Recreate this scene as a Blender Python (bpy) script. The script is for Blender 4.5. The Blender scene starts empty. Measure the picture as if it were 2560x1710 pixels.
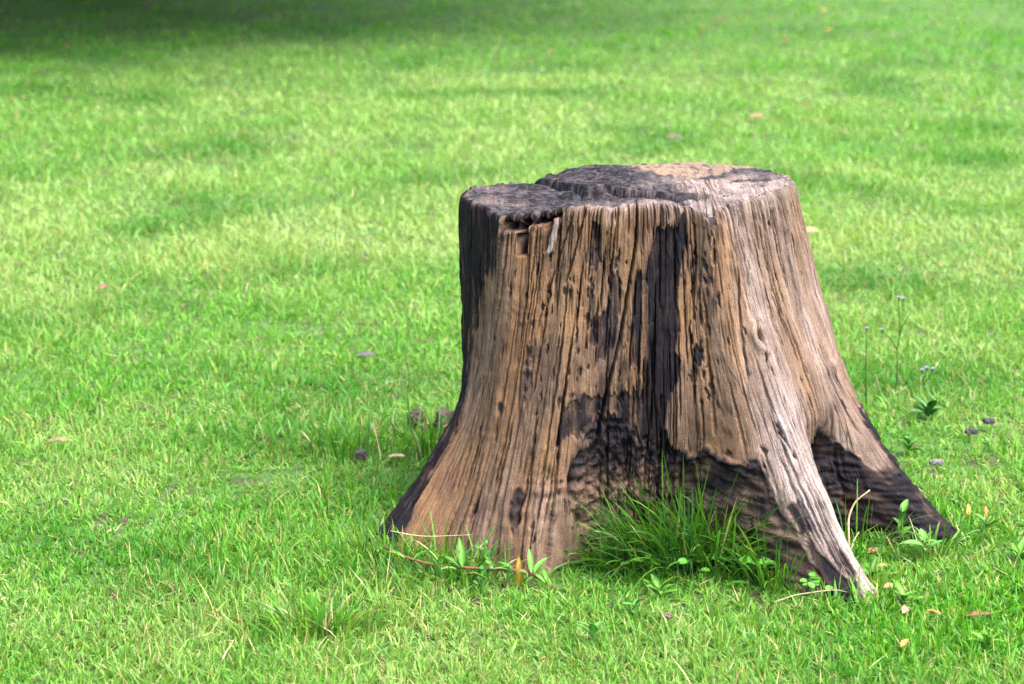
import bpy, math
import numpy as np
from mathutils import Vector

# ------------------------------------------------------------------ camera, light, exposure
scene = bpy.context.scene
R = math.radians
cam_data = bpy.data.cameras.new('camera')
cam = bpy.data.objects.new('camera', cam_data)
scene.collection.objects.link(cam)
cam.location = (-0.235, -4.15, 1.40)
cam.rotation_euler = (R(90 - 14.2), 0, 0)
cam_data.sensor_width = 23.6
cam_data.lens = 50
cam_data.clip_start = 0.05
cam_data.clip_end = 600
cam_data.dof.use_dof = True
cam_data.dof.focus_distance = 3.92
cam_data.dof.aperture_fstop = 3.4
scene.camera = cam

SUN_EL, SUN_AZ = R(60), R(128)          # azimuth clockwise from +Y
world = bpy.data.worlds.new('World')
scene.world = world
world.use_nodes = True
wn = world.node_tree
wn.nodes.clear()
sky = wn.nodes.new('ShaderNodeTexSky')
sky.sky_type = 'NISHITA'
sky.sun_disc = False
sky.sun_elevation = SUN_EL
sky.sun_rotation = SUN_AZ
sky.air_density = 1.0
sky.dust_density = 6.0
sky.ozone_density = 1.0
bg = wn.nodes.new('ShaderNodeBackground')
bg.inputs['Strength'].default_value = 0.15
wo = wn.nodes.new('ShaderNodeOutputWorld')
wn.links.new(sky.outputs[0], bg.inputs['Color'])
wn.links.new(bg.outputs[0], wo.inputs['Surface'])

sun_data = bpy.data.lights.new('sun', 'SUN')
sun_data.energy = 1.1
sun_data.angle = R(36)
sun_data.color = (1.0, 0.95, 0.87)
sun = bpy.data.objects.new('sun', sun_data)
scene.collection.objects.link(sun)
to_sun = Vector((math.sin(SUN_AZ) * math.cos(SUN_EL), math.cos(SUN_AZ) * math.cos(SUN_EL), math.sin(SUN_EL)))
sun.rotation_euler = to_sun.to_track_quat('Z', 'Y').to_euler()
sun.location = (4, 3, 12)

vs = scene.view_settings
vs.view_transform = 'Standard'
vs.look = 'None'
vs.exposure = 2.15
vs.gamma = 1.0
vs.use_curve_mapping = False
scene.render.film_transparent = False
scene.cycles.use_adaptive_sampling = False
scene.cycles.use_denoising = True
scene.cycles.denoiser = 'OPENIMAGEDENOISE'
scene.cycles.denoising_input_passes = 'RGB_ALBEDO_NORMAL'
scene.cycles.denoising_prefilter = 'NONE'
scene.cycles.denoising_quality = 'HIGH'
scene.cycles.sample_clamp_indirect = 6.0
scene.cycles.max_bounces = 8
scene.cycles.transparent_max_bounces = 4

# ------------------------------------------------------------------ helpers
RNG = np.random.default_rng(11)
C = scene.collection

_perm = np.random.default_rng(5).permutation(256)
_perm = np.concatenate([_perm, _perm, _perm])
_ga = np.random.default_rng(6).random(256) * 2 * np.pi
_gx, _gy = np.cos(_ga), np.sin(_ga)
def pn(x, y, seed=0):
    """2-D gradient noise, about -0.7..0.7"""
    x = np.asarray(x, float) + seed * 17.31; y = np.asarray(y, float) + seed * 9.77
    x, y = np.broadcast_arrays(x, y)
    xf = np.floor(x); yf = np.floor(y)
    xi = xf.astype(np.int64) & 255; yi = yf.astype(np.int64) & 255
    fx = x - xf; fy = y - yf
    u = fx * fx * fx * (fx * (fx * 6 - 15) + 10); v = fy * fy * fy * (fy * (fy * 6 - 15) + 10)
    def g(ix, iy, dx, dy):
        h = _perm[_perm[ix & 255] + (iy & 255)]
        return _gx[h] * dx + _gy[h] * dy
    a = g(xi, yi, fx, fy); b = g(xi + 1, yi, fx - 1, fy)
    c = g(xi, yi + 1, fx, fy - 1); d = g(xi + 1, yi + 1, fx - 1, fy - 1)
    return (a + u * (b - a)) * (1 - v) + (c + u * (d - c)) * v
def sstep(a, b, x):
    t = np.clip((x - a) / (b - a), 0, 1)
    return t * t * (3 - 2 * t)

def tag(o, label=None, cat=None, group=None, kind=None):
    if label: o['label'] = label
    if cat: o['category'] = cat
    if group: o['group'] = group
    if kind: o['kind'] = kind
    return o
def empty(name, loc=(0, 0, 0)):
    o = bpy.data.objects.new(name, None)
    o.empty_display_size = 0.05
    C.objects.link(o)
    o.location = loc
    return o
def link(name, me, mat, parent=None):
    o = bpy.data.objects.new(name, me)
    if mat and not me.materials: me.materials.append(mat)
    C.objects.link(o)
    if parent: o.parent = parent
    return o
def mesh_arrays(name, V, loops, sizes, attrs=None, smooth=True):
    """mesh from flat numpy arrays"""
    me = bpy.data.meshes.new(name)
    V = np.ascontiguousarray(V, np.float32)
    me.vertices.add(len(V)); me.vertices.foreach_set('co', V.ravel())
    loops = np.ascontiguousarray(loops, np.int32); sizes = np.asarray(sizes, np.int32)
    me.loops.add(len(loops)); me.loops.foreach_set('vertex_index', loops)
    st = np.zeros(len(sizes), np.int32); st[1:] = np.cumsum(sizes)[:-1]
    me.polygons.add(len(sizes)); me.polygons.foreach_set('loop_start', st)
    me.polygons.foreach_set('use_smooth', np.full(len(sizes), smooth))
    for k, a in (attrs or {}).items():
        a = np.ascontiguousarray(a, np.float32)
        if a.shape[1] == 4:
            at = me.attributes.new(k, 'FLOAT_COLOR', 'POINT'); at.data.foreach_set('color', a.ravel())
        else:
            at = me.attributes.new(k, 'FLOAT_VECTOR', 'POINT'); at.data.foreach_set('vector', a.ravel())
    me.update(calc_edges=True)
    me.validate()
    return me

# ---- node material helpers
class NT:
    def __init__(s, name):
        s.m = bpy.data.materials.new(name); s.m.use_nodes = True
        s.t = s.m.node_tree; s.t.nodes.clear()
        s.out = s.t.nodes.new('ShaderNodeOutputMaterial')
    def n(s, typ, **kw):
        nd = s.t.nodes.new(typ)
        for k, v in kw.items():
            if k in nd.inputs: nd.inputs[k].default_value = v
            else: setattr(nd, k, v)
        return nd
    def l(s, a, b): s.t.links.new(a, b)
    def mix(s, fac, a, b, blend='MIX'):
        nd = s.t.nodes.new('ShaderNodeMix'); nd.data_type = 'RGBA'; nd.blend_type = blend
        for i, v in ((0, fac), (6, a), (7, b)):
            if isinstance(v, (int, float)): nd.inputs[i].default_value = v
            elif isinstance(v, tuple): nd.inputs[i].default_value = (*v, 1.0)
            else: s.l(v, nd.inputs[i])
        return nd.outputs[2]
    def math(s, op, a, b=0.0, clamp=False):
        nd = s.t.nodes.new('ShaderNodeMath'); nd.operation = op; nd.use_clamp = clamp
        for i, v in enumerate((a, b)):
            if isinstance(v, (int, float)): nd.inputs[i].default_value = v
            else: s.l(v, nd.inputs[i])
        return nd.outputs[0]
    def rng(s, v, a, b, c=0.0, d=1.0):
        nd = s.t.nodes.new('ShaderNodeMapRange')
        s.l(v, nd.inputs[0])
        for i, q in enumerate((a, b, c, d)): nd.inputs[i + 1].default_value = q
        return nd.outputs[0]
    def noise(s, vec, scale, detail=3.0, rough=0.55, mult=None):
        if mult:
            mp = s.t.nodes.new('ShaderNodeVectorMath'); mp.operation = 'MULTIPLY'
            s.l(vec, mp.inputs[0]); mp.inputs[1].default_value = mult; vec = mp.outputs[0]
        nd = s.n('ShaderNodeTexNoise', Scale=scale, Detail=detail, Roughness=rough)
        s.l(vec, nd.inputs['Vector'])
        return nd.outputs[0]

def leafy_material(name, rough=0.42, trans=0.40, spec=0.26, attr='col', vein=False):
    m = NT(name)
    a = m.n('ShaderNodeAttribute', attribute_name=attr)
    geo = m.n('ShaderNodeNewGeometry')
    nz = m.noise(geo.outputs['Position'], 180.0, 2.0)
    col = m.mix(0.35, a.outputs['Color'], m.mix(1.0, a.outputs['Color'], m.rng(nz, .3, .7, .55, 1.45), 'MULTIPLY'))
    p = m.n('ShaderNodeBsdfPrincipled', Roughness=rough)
    p.inputs['Specular IOR Level'].default_value = spec
    m.l(col, p.inputs['Base Color'])
    t = m.n('ShaderNodeBsdfTranslucent')
    tc = m.mix(1.0, col, (1.25, 1.3, 0.55), 'MULTIPLY')
    m.l(tc, t.inputs['Color'])
    mx = m.n('ShaderNodeMixShader'); mx.inputs[0].default_value = trans
    m.l(p.outputs[0], mx.inputs[1]); m.l(t.outputs[0], mx.inputs[2])
    m.l(mx.outputs[0], m.out.inputs['Surface'])
    return m.m
MAT_GRASS = leafy_material('grass_blade_surface')
MAT_LEAF = leafy_material('weed_leaf_surface', rough=0.38, trans=0.3)
MAT_CANOPY = leafy_material('canopy_leaf_surface', rough=0.5, trans=0.25)

def dry_material():
    m = NT('dead_leaf_surface')
    a = m.n('ShaderNodeAttribute', attribute_name='col')
    geo = m.n('ShaderNodeNewGeometry')
    nz = m.noise(geo.outputs['Position'], 220.0, 4.0, 0.65)
    col = m.mix(1.0, a.outputs['Color'], m.rng(nz, .3, .7, .5, 1.4), 'MULTIPLY')
    p = m.n('ShaderNodeBsdfPrincipled', Roughness=0.75)
    m.l(col, p.inputs['Base Color'])
    b = m.n('ShaderNodeBump', Strength=0.5, Distance=0.002); m.l(nz, b.inputs['Height']); m.l(b.outputs[0], p.inputs['Normal'])
    m.l(p.outputs[0], m.out.inputs['Surface'])
    return m.m
MAT_DRY = dry_material()

# ------------------------------------------------------------------ ground
def gz(x, y):
    """gentle unevenness of the lawn"""
    x = np.asarray(x, float); y = np.asarray(y, float)
    d = np.hypot(x, y - 3)
    return (0.016 * pn(x * 1.3, y * 1.3, 3) + 0.03 * pn(x * .33, y * .33, 4)) * np.clip(d / 3.2, 0.25, 1) * np.clip(1.6 - d / 60, 0, 1) \
        + 0.035 * np.exp(-((np.hypot(x - .02, y) / .62) ** 4)) * 0
def build_ground():
    n = 240
    t = np.linspace(-1, 1, n)
    ax = np.sinh(t * 5.2) / np.sinh(5.2) * 220
    X, Y = np.meshgrid(ax, ax + 2.0, indexing='ij')
    V = np.stack([X, Y, gz(X, Y)], -1).reshape(-1, 3)
    i = np.arange(n * n).reshape(n, n)
    q = np.stack([i[:-1, :-1], i[1:, :-1], i[1:, 1:], i[:-1, 1:]], -1).reshape(-1, 4)
    me = mesh_arrays('ground', V, q.ravel(), np.full(len(q), 4))
    m = NT('soil_and_thatch')
    geo = m.n('ShaderNodeNewGeometry')
    pos = geo.outputs['Position']
    n1 = m.noise(pos, 2.2, 3); n2 = m.noise(pos, 60.0, 5, .65); n3 = m.noise(pos, 11.0, 3)
    soil = m.mix(m.rng(n2, .35, .65), (0.018, 0.013, 0.008), (0.075, 0.055, 0.034))
    green = m.mix(m.rng(n2, .3, .7), (0.020, 0.065, 0.006), (0.06, 0.15, 0.02))
    col = m.mix(m.rng(n3, .50, .66), green, soil)
    sep = m.n('ShaderNodeVectorMath', operation='LENGTH'); m.l(pos, sep.inputs[0])
    far = m.rng(sep.outputs['Value'], 9.0, 26.0)
    fargreen = m.mix(m.rng(n1, .35, .65), (0.055, 0.14, 0.02), (0.11, 0.19, 0.045))
    col = m.mix(far, col, fargreen)
    p = m.n('ShaderNodeBsdfPrincipled', Roughness=0.95)
    m.l(col, p.inputs['Base Color'])
    b = m.n('ShaderNodeBump', Strength=0.8, Distance=0.01); m.l(n2, b.inputs['Height']); m.l(b.outputs[0], p.inputs['Normal'])
    m.l(p.outputs[0], m.out.inputs['Surface'])
    o = link('ground', me, m.m)
    tag(o, kind='structure')
build_ground()
# ---- base form of the stump: radius by direction and height
ZR = np.array([.64,.55,.45,.35,.25,.15,.08,.0,-.05])
COLS = {  # direction (deg): radii (m) at ZR
 -180:[.330,.330,.330,.328,.325,.340,.360,.385,.40],
 -170:[.336,.338,.338,.335,.335,.362,.400,.450,.48],
 -155:[.338,.340,.342,.346,.373,.434,.488,.566,.62],
 -148:[.329,.332,.337,.345,.370,.420,.462,.520,.55],
 -140:[.331,.334,.339,.352,.376,.412,.444,.480,.50],
 -128:[.302,.311,.325,.345,.370,.400,.425,.450,.465],
 -117:[.285,.296,.315,.340,.365,.395,.420,.437,.45],
 -111:[.277,.288,.305,.325,.345,.362,.372,.375,.37],
 -104:[.270,.276,.286,.297,.305,.303,.295,.290,.285],
  -90:[.252,.260,.270,.280,.285,.280,.272,.268,.268],
  -77:[.250,.260,.273,.287,.297,.283,.268,.262,.260],
  -68:[.254,.269,.290,.317,.341,.345,.330,.320,.320],
  -62:[.288,.305,.331,.368,.415,.450,.462,.470,.475],
  -57.5:[.278,.304,.340,.390,.452,.522,.575,.648,.70],
  -54:[.280,.312,.354,.410,.475,.552,.612,.705,.77],
  -50.5:[.280,.310,.350,.405,.467,.540,.595,.680,.74],
  -46:[.281,.309,.346,.394,.444,.494,.518,.545,.56],
  -39:[.284,.308,.340,.380,.415,.412,.400,.395,.395],
  -29:[.296,.316,.346,.386,.420,.425,.430,.440,.45],
  -20:[.307,.327,.354,.396,.452,.532,.596,.685,.74],
   -5:[.322,.345,.374,.407,.445,.485,.515,.545,.56],
   10:[.318,.340,.360,.385,.410,.430,.450,.460,.47],
   30:[.308,.320,.335,.350,.370,.390,.410,.430,.44],
   60:[.282,.290,.300,.315,.335,.360,.390,.430,.46],
   90:[.262,.270,.280,.295,.310,.330,.350,.370,.38],
  120:[.258,.265,.275,.290,.310,.340,.380,.430,.46],
  150:[.262,.275,.285,.295,.305,.320,.340,.360,.37]}
RIM = {-180:.648,-165:.655,-150:.650,-140:.644,-128:.655,-117:.666,-104:.669,-90:.672,-77:.669,-66:.660,-62:.638,-58:.656,
 -40:.668,-25:.671,-5:.672,20:.671,45:.669,75:.662,95:.655,115:.650,128:.645,134:.640,137:.612,141:.614,144:.640,165:.650}
def hermite(xk, yk, x):
    """monotone-ish cubic through (xk, yk[...,k]) at x"""
    xk=np.asarray(xk,float); yk=np.asarray(yk,float)
    h=np.diff(xk); dlt=np.diff(yk,axis=-1)/h
    m=np.empty_like(yk); m[...,0]=dlt[...,0]; m[...,-1]=dlt[...,-1]
    a,b=dlt[...,:-1],dlt[...,1:]
    w1=2*h[1:]+h[:-1]; w2=h[1:]+2*h[:-1]
    with np.errstate(divide='ignore',invalid='ignore'):
        hm=(w1+w2)/(w1/a+w2/b)
    m[...,1:-1]=np.where(a*b>0,hm,0.0)
    i=np.clip(np.searchsorted(xk,x,side='right')-1,0,len(xk)-2)
    t=(x-xk[i])/h[i]
    return ((1+2*t)*(1-t)**2)*yk[...,i]+t*(1-t)**2*h[i]*m[...,i]+t*t*(3-2*t)*yk[...,i+1]+t*t*(t-1)*h[i]*m[...,i+1]
_k=sorted(COLS); _kk=[k-360 for k in _k[-3:]]+_k+[k+360 for k in _k[:3]]
_v=np.array([COLS[(k+180)%360-180] for k in _kk]).T
_r=sorted(RIM); _rk=[k-360 for k in _r[-3:]]+_r+[k+360 for k in _r[:3]]
_rv=np.array([RIM[(k+180)%360-180] for k in _rk])
def wrap(thd): return (np.asarray(thd,float)+180)%360-180
def rim_z(thd): return hermite(_rk,_rv,wrap(thd))
def radius_grid(thd, Z):
    """thd (n,), Z (m,n) -> radius (m,n)"""
    rk=hermite(_kk,_v,wrap(thd))           # (9,n)
    zz=ZR[::-1]; rk=rk[::-1]               # ascending z
    h=np.diff(zz)[:,None]; d=np.diff(rk,axis=0)/h
    m=np.zeros_like(rk); m[1:-1]=np.where(d[1:]*d[:-1]>0, 2*d[1:]*d[:-1]/(d[1:]+d[:-1]+1e-12),0); m[0]=d[0]; m[-1]=d[-1]
    Zc=np.clip(Z,zz[0],zz[-1]); i=np.clip(np.searchsorted(zz,Zc,side='right')-1,0,len(zz)-2)
    c=np.arange(len(thd))[None,:]; hh=np.diff(zz)[i]; t=(Zc-zz[i])/hh
    R=((1+2*t)*(1-t)**2)*rk[i,c]+t*(1-t)**2*hh*m[i,c]+t*t*(3-2*t)*rk[i+1,c]+t*t*(t-1)*hh*m[i+1,c]
    return R+(Z-Zc)*m[-1][None,:]*(Z>zz[-1])

# ------------------------------------------------------------------ the stump
POLY = {   # burnt patches on the side as (direction deg, height m) outlines
'stripe':[(-79.4,.626),(-74.9,.634),(-71.6,.646),(-70.8,.619),(-69.5,.587),(-72.8,.557),(-74.0,.534),(-74.9,.491),(-74.3,.441),(-76.6,.402),(-74.5,.38),(-75.2,.351),(-78.5,.317),(-79.7,.294),(-81.1,.265),(-78.9,.223),(-74.5,.193),(-83.3,.187),(-89.4,.234),(-95.5,.266),(-97.9,.324),(-91.2,.326),(-88.2,.341),(-89.8,.371),(-94.2,.38),(-94.8,.42),(-93.8,.451),(-92.7,.485),(-91.1,.536),(-88.3,.552),(-86.4,.589),(-82.9,.621)],
'low_left':[(-97.9,.331),(-104.0,.313),(-107.8,.315),(-110.8,.318),(-114.2,.303),(-115.1,.276),(-115.5,.251),(-112.1,.245),(-108.5,.258),(-103.8,.283),(-97.8,.304)],
'mid_left':[(-104.1,.475),(-110.4,.46),(-108.7,.428),(-105.3,.416),(-105.6,.382),(-103.0,.382),(-102.1,.41),(-100.0,.415),(-98.4,.466),(-97.7,.536),(-99.6,.546),(-102.2,.542),(-101.6,.506)],
'streak_top':[(-109.2,.638),(-105.9,.638),(-105.0,.579),(-107.2,.553),(-109.1,.557),(-108.6,.594)],
'left_flank':[(-190,.68),(-139.0,.68),(-139.6,.598),(-141.3,.552),(-145.8,.517),(-150.7,.466),(-153.6,.386),(-155.2,.329),(-157.0,.26),(-163,.2),(-172,.1),(-190,.05)],
'left_edge':[(-154.8,.326),(-152.6,.27),(-152.4,.194),(-151.9,.129),(-150.6,.075),(-149.5,.014),(-151.,-.05),(-190,-.05),(-190,.3),(-158.4,.33)],
'right_root':[(-36,.23),(-32.6,.248),(-30,.235),(-27.5,.222),(-25.5,.20),(-24.8,.165),(-23.8,.15),(-22,.145),(-20.5,.16),(-19.7,.209),(-14,.235),(0,.23),(25,.18),(25,-.05),(-46,-.05),(-46.5,.05),(-44,.12),(-40.5,.18)],
'hollow':[(-74.3,.204),(-70.7,.193),(-66.8,.209),(-64.5,.205),(-62.1,.225),(-60.9,.227),(-61.1,.204),(-60.3,.17),(-58.9,.112),(-58.1,.048),(-58.6,-.05),(-72.5,-.05),(-103.9,-.05),(-108.0,.021),(-109.6,.091),(-111.0,.133),(-111.5,.175),(-110.0,.225),(-105.1,.275),(-99,.295),(-94,.27),(-89.5,.242),(-80.6,.227)],
'root_a':[(-58.6,.155),(-57.2,.156),(-56.8,.13),(-57.3,.107),(-58.6,.108)],
'root_b':[(-57.9,.111),(-57.1,.087),(-56.2,.06),(-55.2,.05),(-54.9,.022),(-55.6,-.01),(-58.5,-.02),(-58.3,.05)],
'root_c':[(-54.2,.095),(-53.1,.093),(-53.2,.06),(-54.1,.03),(-54.9,.05)],
'lobe_rough':[(-128.4,.411),(-125.6,.429),(-125.0,.372),(-125.2,.313),(-127.2,.317)],
'lobe_low':[(-125.3,.146),(-122.1,.143),(-121.4,.101),(-123.5,.071),(-125.5,.096)],
'flake_r':[(-70.2,.402),(-67.4,.403),(-68.5,.367),(-70.8,.351),(-72.0,.364)],
}
CRACKS = [  # polyline (deg, m), half width m, depth m
 ([(-91.7,.67),(-91.9,.607),(-94.1,.541),(-95.9,.475),(-98.2,.409),(-101.2,.342),(-103.2,.283),(-104.4,.249),(-107.0,.203)],.0026,.030),
 ([(-116.2,.65),(-122.0,.533),(-125.8,.436)],.0016,.012),
 ([(-137.1,.622),(-137.5,.569),(-138.9,.478),(-141.7,.37),(-144.1,.291),(-143.4,.189),(-143.0,.123)],.0018,.014),
 ([(-34.9,.67),(-36.7,.591),(-39.0,.49)],.0016,.012),
 ([(-24.2,.60),(-25.7,.492),(-28.6,.436)],.002,.012),
 ([(-53.3,.241),(-53.8,.17),(-54.0,.10),(-53.2,.04),(-52.4,-.02)],.0015,.009),
 ([(-50.5,.30),(-50.4,.2),(-50.8,.12),(-51.0,.06)],.0012,.006),
 ([(-56.0,.36),(-56.2,.25),(-56.0,.15),(-55.6,.05)],.0011,.006),
 ([(-52.2,.40),(-52.0,.28),(-52.4,.18),(-52.3,.10)],.0011,.007),
 ([(-48.6,.26),(-49.0,.18),(-49.6,.08)],.0011,.006),
 ([(-54.6,.20),(-54.9,.12),(-54.7,.02)],.0012,.008),
 ([(-57.3,.24),(-57.2,.16),(-57.0,.09)],.0011,.006),
 ([(-67.4,.634),(-67.6,.561),(-69.1,.489)],.0016,.012),
 ([(-66.4,.46),(-66.5,.389),(-66.7,.25)],.0014,.01),
 ([(-116.4,.535),(-116.5,.39),(-117.4,.246),(-117.4,.10)],.0016,.012),
 ([(-122.2,.286),(-121.1,.172),(-120.0,.0)],.0018,.012),
 ([(-114.3,.254),(-114.1,.139),(-113.9,.0)],.0016,.012),
 ([(-150.0,.513),(-155.2,.39),(-154.7,.27),(-150.9,.194)],.0015,.01),
 ([(-51.6,.631),(-56.4,.491),(-58.8,.353)],.0014,.01),
 ([(-44.0,.50),(-46.0,.40),(-48.5,.294),(-49.0,.2)],.0015,.01),
 ([(-99.3,.667),(-100.5,.594),(-102.4,.52)],.0016,.012),
 ([(-111.5,.667),(-114,.60),(-117.5,.52)],.002,.014),
 ([(-84.5,.34),(-86,.27),(-87,.2)],.0014,.012),
 ([(-62.0,.67),(-62.3,.62),(-63.5,.56)],.0036,.022),
 ([(-70.5,.67),(-71,.60)],.0020,.014),
 ([(-81,.67),(-82.5,.61)],.0020,.012),
]
STAVES = [(-139.4,-136.2,.616),(-136.0,-134.3,.619),(-134.1,-131.1,.572),(-130.9,-128.0,.631),(-127.8,-125.6,.634),(-125.4,-123.0,.582),(-122.8,-120.6,.645)]

def in_poly(poly, X, Y):
    px = np.array([p[0] for p in poly]); py = np.array([p[1] for p in poly])
    m = np.zeros(X.shape, bool)
    bb = (X > px.min()) & (X < px.max()) & (Y > py.min()) & (Y < py.max())
    x = X[bb]; y = Y[bb]; c = np.zeros(len(x), bool)
    j = len(px) - 1
    for i in range(len(px)):
        cond = (py[i] > y) != (py[j] > y)
        with np.errstate(divide='ignore', invalid='ignore'):
            xx = (px[j] - px[i]) * (y - py[i]) / (py[j] - py[i]) + px[i]
        c ^= cond & (x < xx)
        j = i
    m[bb] = c
    return m

def build_stump():
    rng = np.random.default_rng(21)
    nf, nb, nr = 960, 170, 320
    thd = np.concatenate([np.linspace(-190, 14, nf, endpoint=False), np.linspace(14, 170, nb, endpoint=False)])
    n = len(thd)
    a1 = np.radians(thd) * 0.33
    zr = rim_z(thd) + .006 * pn(a1 * 34, 0.3, 1) + .006 * pn(a1 * 110, 0.7, 2) + .004 * pn(a1 * 240, 0.7, 2)
    back = sstep(40, 80, thd) + sstep(-165, -180, thd)
    chip = pn(a1 * 38, 5.5, 6); zr -= .010 * sstep(.22, .27, chip) + .006 * sstep(.18, .22, pn(a1 * 90, 8.5, 7)) * (thd < 20)
    zr += back * (.012 * pn(a1 * 30, 2.2, 8) + .008 * pn(a1 * 75, 4.2, 8))
    s = np.linspace(0, 1, nr)
    s = s - 0.35 * s * (1 - s) * 0.5               # a little finer near the rim
    Z = zr[None] * (1 - s[:, None]) + (-.06) * s[:, None]
    Rr = radius_grid(thd, Z)
    T = np.repeat(thd[None], nr, 0); A = np.repeat(a1[None], nr, 0)
    q = zr[None] - Z                                 # distance under the rim
    aw = A + .007 * pn(A * 6, Z * 5, 11) + .0014 * pn(A * 19, Z * 9, 12)
    # knot: the grain flows round it
    kx, kz = np.radians(-51.7) * .33, .433
    kd = np.sqrt(((A - kx) / .016) ** 2 + ((Z - kz) / .026) ** 2)
    aw += np.sign(A - kx) * -.010 * np.exp(-kd ** 2 * .8)
    # rim wear and rounding
    front = sstep(-122, -114, T) * (1 - sstep(-62, -56, T))
    Rr -= .003 * np.exp(-q / .002) + front * .006 * np.exp(-q / .005)
    # ---------- masks
    jt = 0.9 * pn(A * 45, Z * 14, 21) + .7 * pn(A * 120, Z * 30, 22)
    jz = .030 * pn(aw * 60, Z * 3, 23) + .014 * pn(aw * 170, Z * 7, 24) + .006 * pn(A * 60, Z * 60, 25)
    TT, ZZ = T + jt, Z + jz
    msk = {k: in_poly(v, TT, ZZ).astype(float) for k, v in POLY.items()}
    streak = pn(aw * 90, Z * 3.2, 31) + .5 * pn(aw * 210, Z * 9, 32)
    speck = pn(aw * 80, Z * 22, 33) + .6 * pn(aw * 190, Z * 60, 34)
    char = np.zeros_like(Z); flake = np.zeros_like(Z)
    sm = msk['stripe'] * np.clip(.66 + 1.0 * streak + .5 * speck + .55 * sstep(-89, -81, T) + .3 * sstep(.36, .30, Z), .15, 1)
    char = np.maximum(char, sm); flake = np.maximum(flake, msk['stripe'])
    for k in ('low_left', 'mid_left', 'streak_top', 'flake_r', 'root_a', 'root_b', 'root_c'):
        v = msk[k] * np.clip(.74 + .8 * streak + .5 * speck, .2, 1)
        char = np.maximum(char, v); flake = np.maximum(flake, msk[k])
    tb = np.interp(Z, [.0, .05, .2, .26, .33, .39, .47, .52, .55, .6, .68], [-190, -180, -165, -158, -155, -153.6, -150.7, -146.5, -142.5, -140.2, -139.3])
    lf = sstep(-5, 4, tb - T + 9 * streak + 5 * speck) * (1 - .85 * sstep(.10, .45, streak + .35 * pn(A * 12, Z * 6, 35)))
    msk['left_flank'] = lf
    char = np.maximum(char, lf * .93)
    le = msk['left_edge'] * (1 - .8 * sstep(.15, .45, speck))
    char = np.maximum(char, le * .95)
    rr = msk['right_root'] * (1 - .70 * sstep(.20, .55, speck + .4 * pn(A * 22, Z * 14, 36) + .35 * np.exp(-((T + 18) / 3.5) ** 2) * (Z < .10) * (Z > .02)))
    char = np.maximum(char, rr * .97)
    hol = msk['hollow']
    crumb = np.maximum(hol, msk['lobe_rough'] * .8)
    crumb = np.maximum(crumb, msk['lobe_low'] * .7)
    crumb = np.maximum(crumb, msk['right_root'] * (T > -44) * (T < -25) * .6)
    crn = pn(A * 38, Z * 30, 41) + .6 * pn(A * 90, Z * 85, 42)
    char = np.maximum(char, hol * np.clip(.24 + .9 * crn + .5 * pn(A * 12, Z * 10, 43) + .35 * sstep(-78, -72, T) * sstep(.17, .20, Z) + .3 * sstep(.16, .22, Z) + .40 * sstep(.14, .21, Z) * sstep(-76, -80, T), .05, 1))
    char = np.maximum(char, msk['lobe_rough'] * np.clip(.5 + crn, 0, .9))
    char = np.maximum(char, msk['lobe_low'] * np.clip(.6 + crn, 0, .95))
    stain = np.exp(-((T + 99) / 9) ** 2 - ((Z - .27) / .10) ** 2) * 1.05 + np.exp(-((T + 101) / 8) ** 2 - ((Z - .44) / .09) ** 2) * .32 + np.exp(-((T + 126) / 4) ** 2 - ((Z - .33) / .10) ** 2) * .4 + np.exp(-((T + 107) / 5) ** 2 - ((Z - .57) / .07) ** 2) * .3
    char = np.maximum(char, np.clip(stain * (.8 + 1.3 * streak + .8 * speck), 0, .6))
    # scorched fringe: the burn fades out through brown
    def blur(m, kz, kt):
        for k, ax in ((kz, 0), (kt, 1)):
            ker = np.hanning(2 * k + 3)[1:-1]; ker /= ker.sum()
            pad = np.pad(m, [(k, k) if ax == 0 else (0, 0), (k, k) if ax == 1 else (0, 0)], mode='edge')
            m = sum(w_ * (pad[i_:i_ + m.shape[0]] if ax == 0 else pad[:, i_:i_ + m.shape[1]]) for i_, w_ in enumerate(ker))
        return m
    wide = blur(char, 16, 13)
    char = np.maximum(blur(char, 2, 1), np.clip(wide * (.75 + .9 * streak + .5 * speck), 0, .62))
    # ---------- relief (positive is outward)
    D = .005 * pn(aw * 13, Z * 1.3, 51)
    flat = (1 - .55 * sstep(-72, -58, T)) * (1 - .6 * np.exp(-((T + 54) / 7) ** 2) * sstep(.40, .25, Z))
    n27 = pn(aw * 27, Z * 1.2, 52)
    gate = sstep(-.10, .22, pn(aw * 11, Z * 3.0, 48)); gate2 = sstep(.05, .28, pn(aw * 19, Z * 5.0, 45))
    D += flat * (.0066 * (1 - gate * (1 - sstep(0, .050, np.abs(n27)))) + .0060 * n27)
    patchy = np.clip(.30 + 1.6 * np.abs(pn(A * 7, Z * 4, 49)), 0, 1)
    n66 = pn(aw * 66, Z * 2.2, 53)
    D += flat * (.0036 * (1 - gate2 * gate2 * (1 - sstep(0, .07, np.abs(n66)))) + .0008 * n66)
    D += flat * patchy * (.0010 * sstep(0, .2, np.abs(pn(aw * 150, Z * 5, 54))) + .0008 * pn(aw * 110, Z * 14, 50))
    D += .0012 * sstep(-.015, .015, pn(aw * 40, Z * 7, 46)) + .0007 * sstep(-.02, .02, pn(aw * 95, Z * 13, 47) - .12)
    D += .0006 * pn(aw * 300, Z * 34, 55)
    D += .0025 * pn(A * 24, Z * 20, 56) + .0012 * pn(A * 60, Z * 55, 57)
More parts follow.
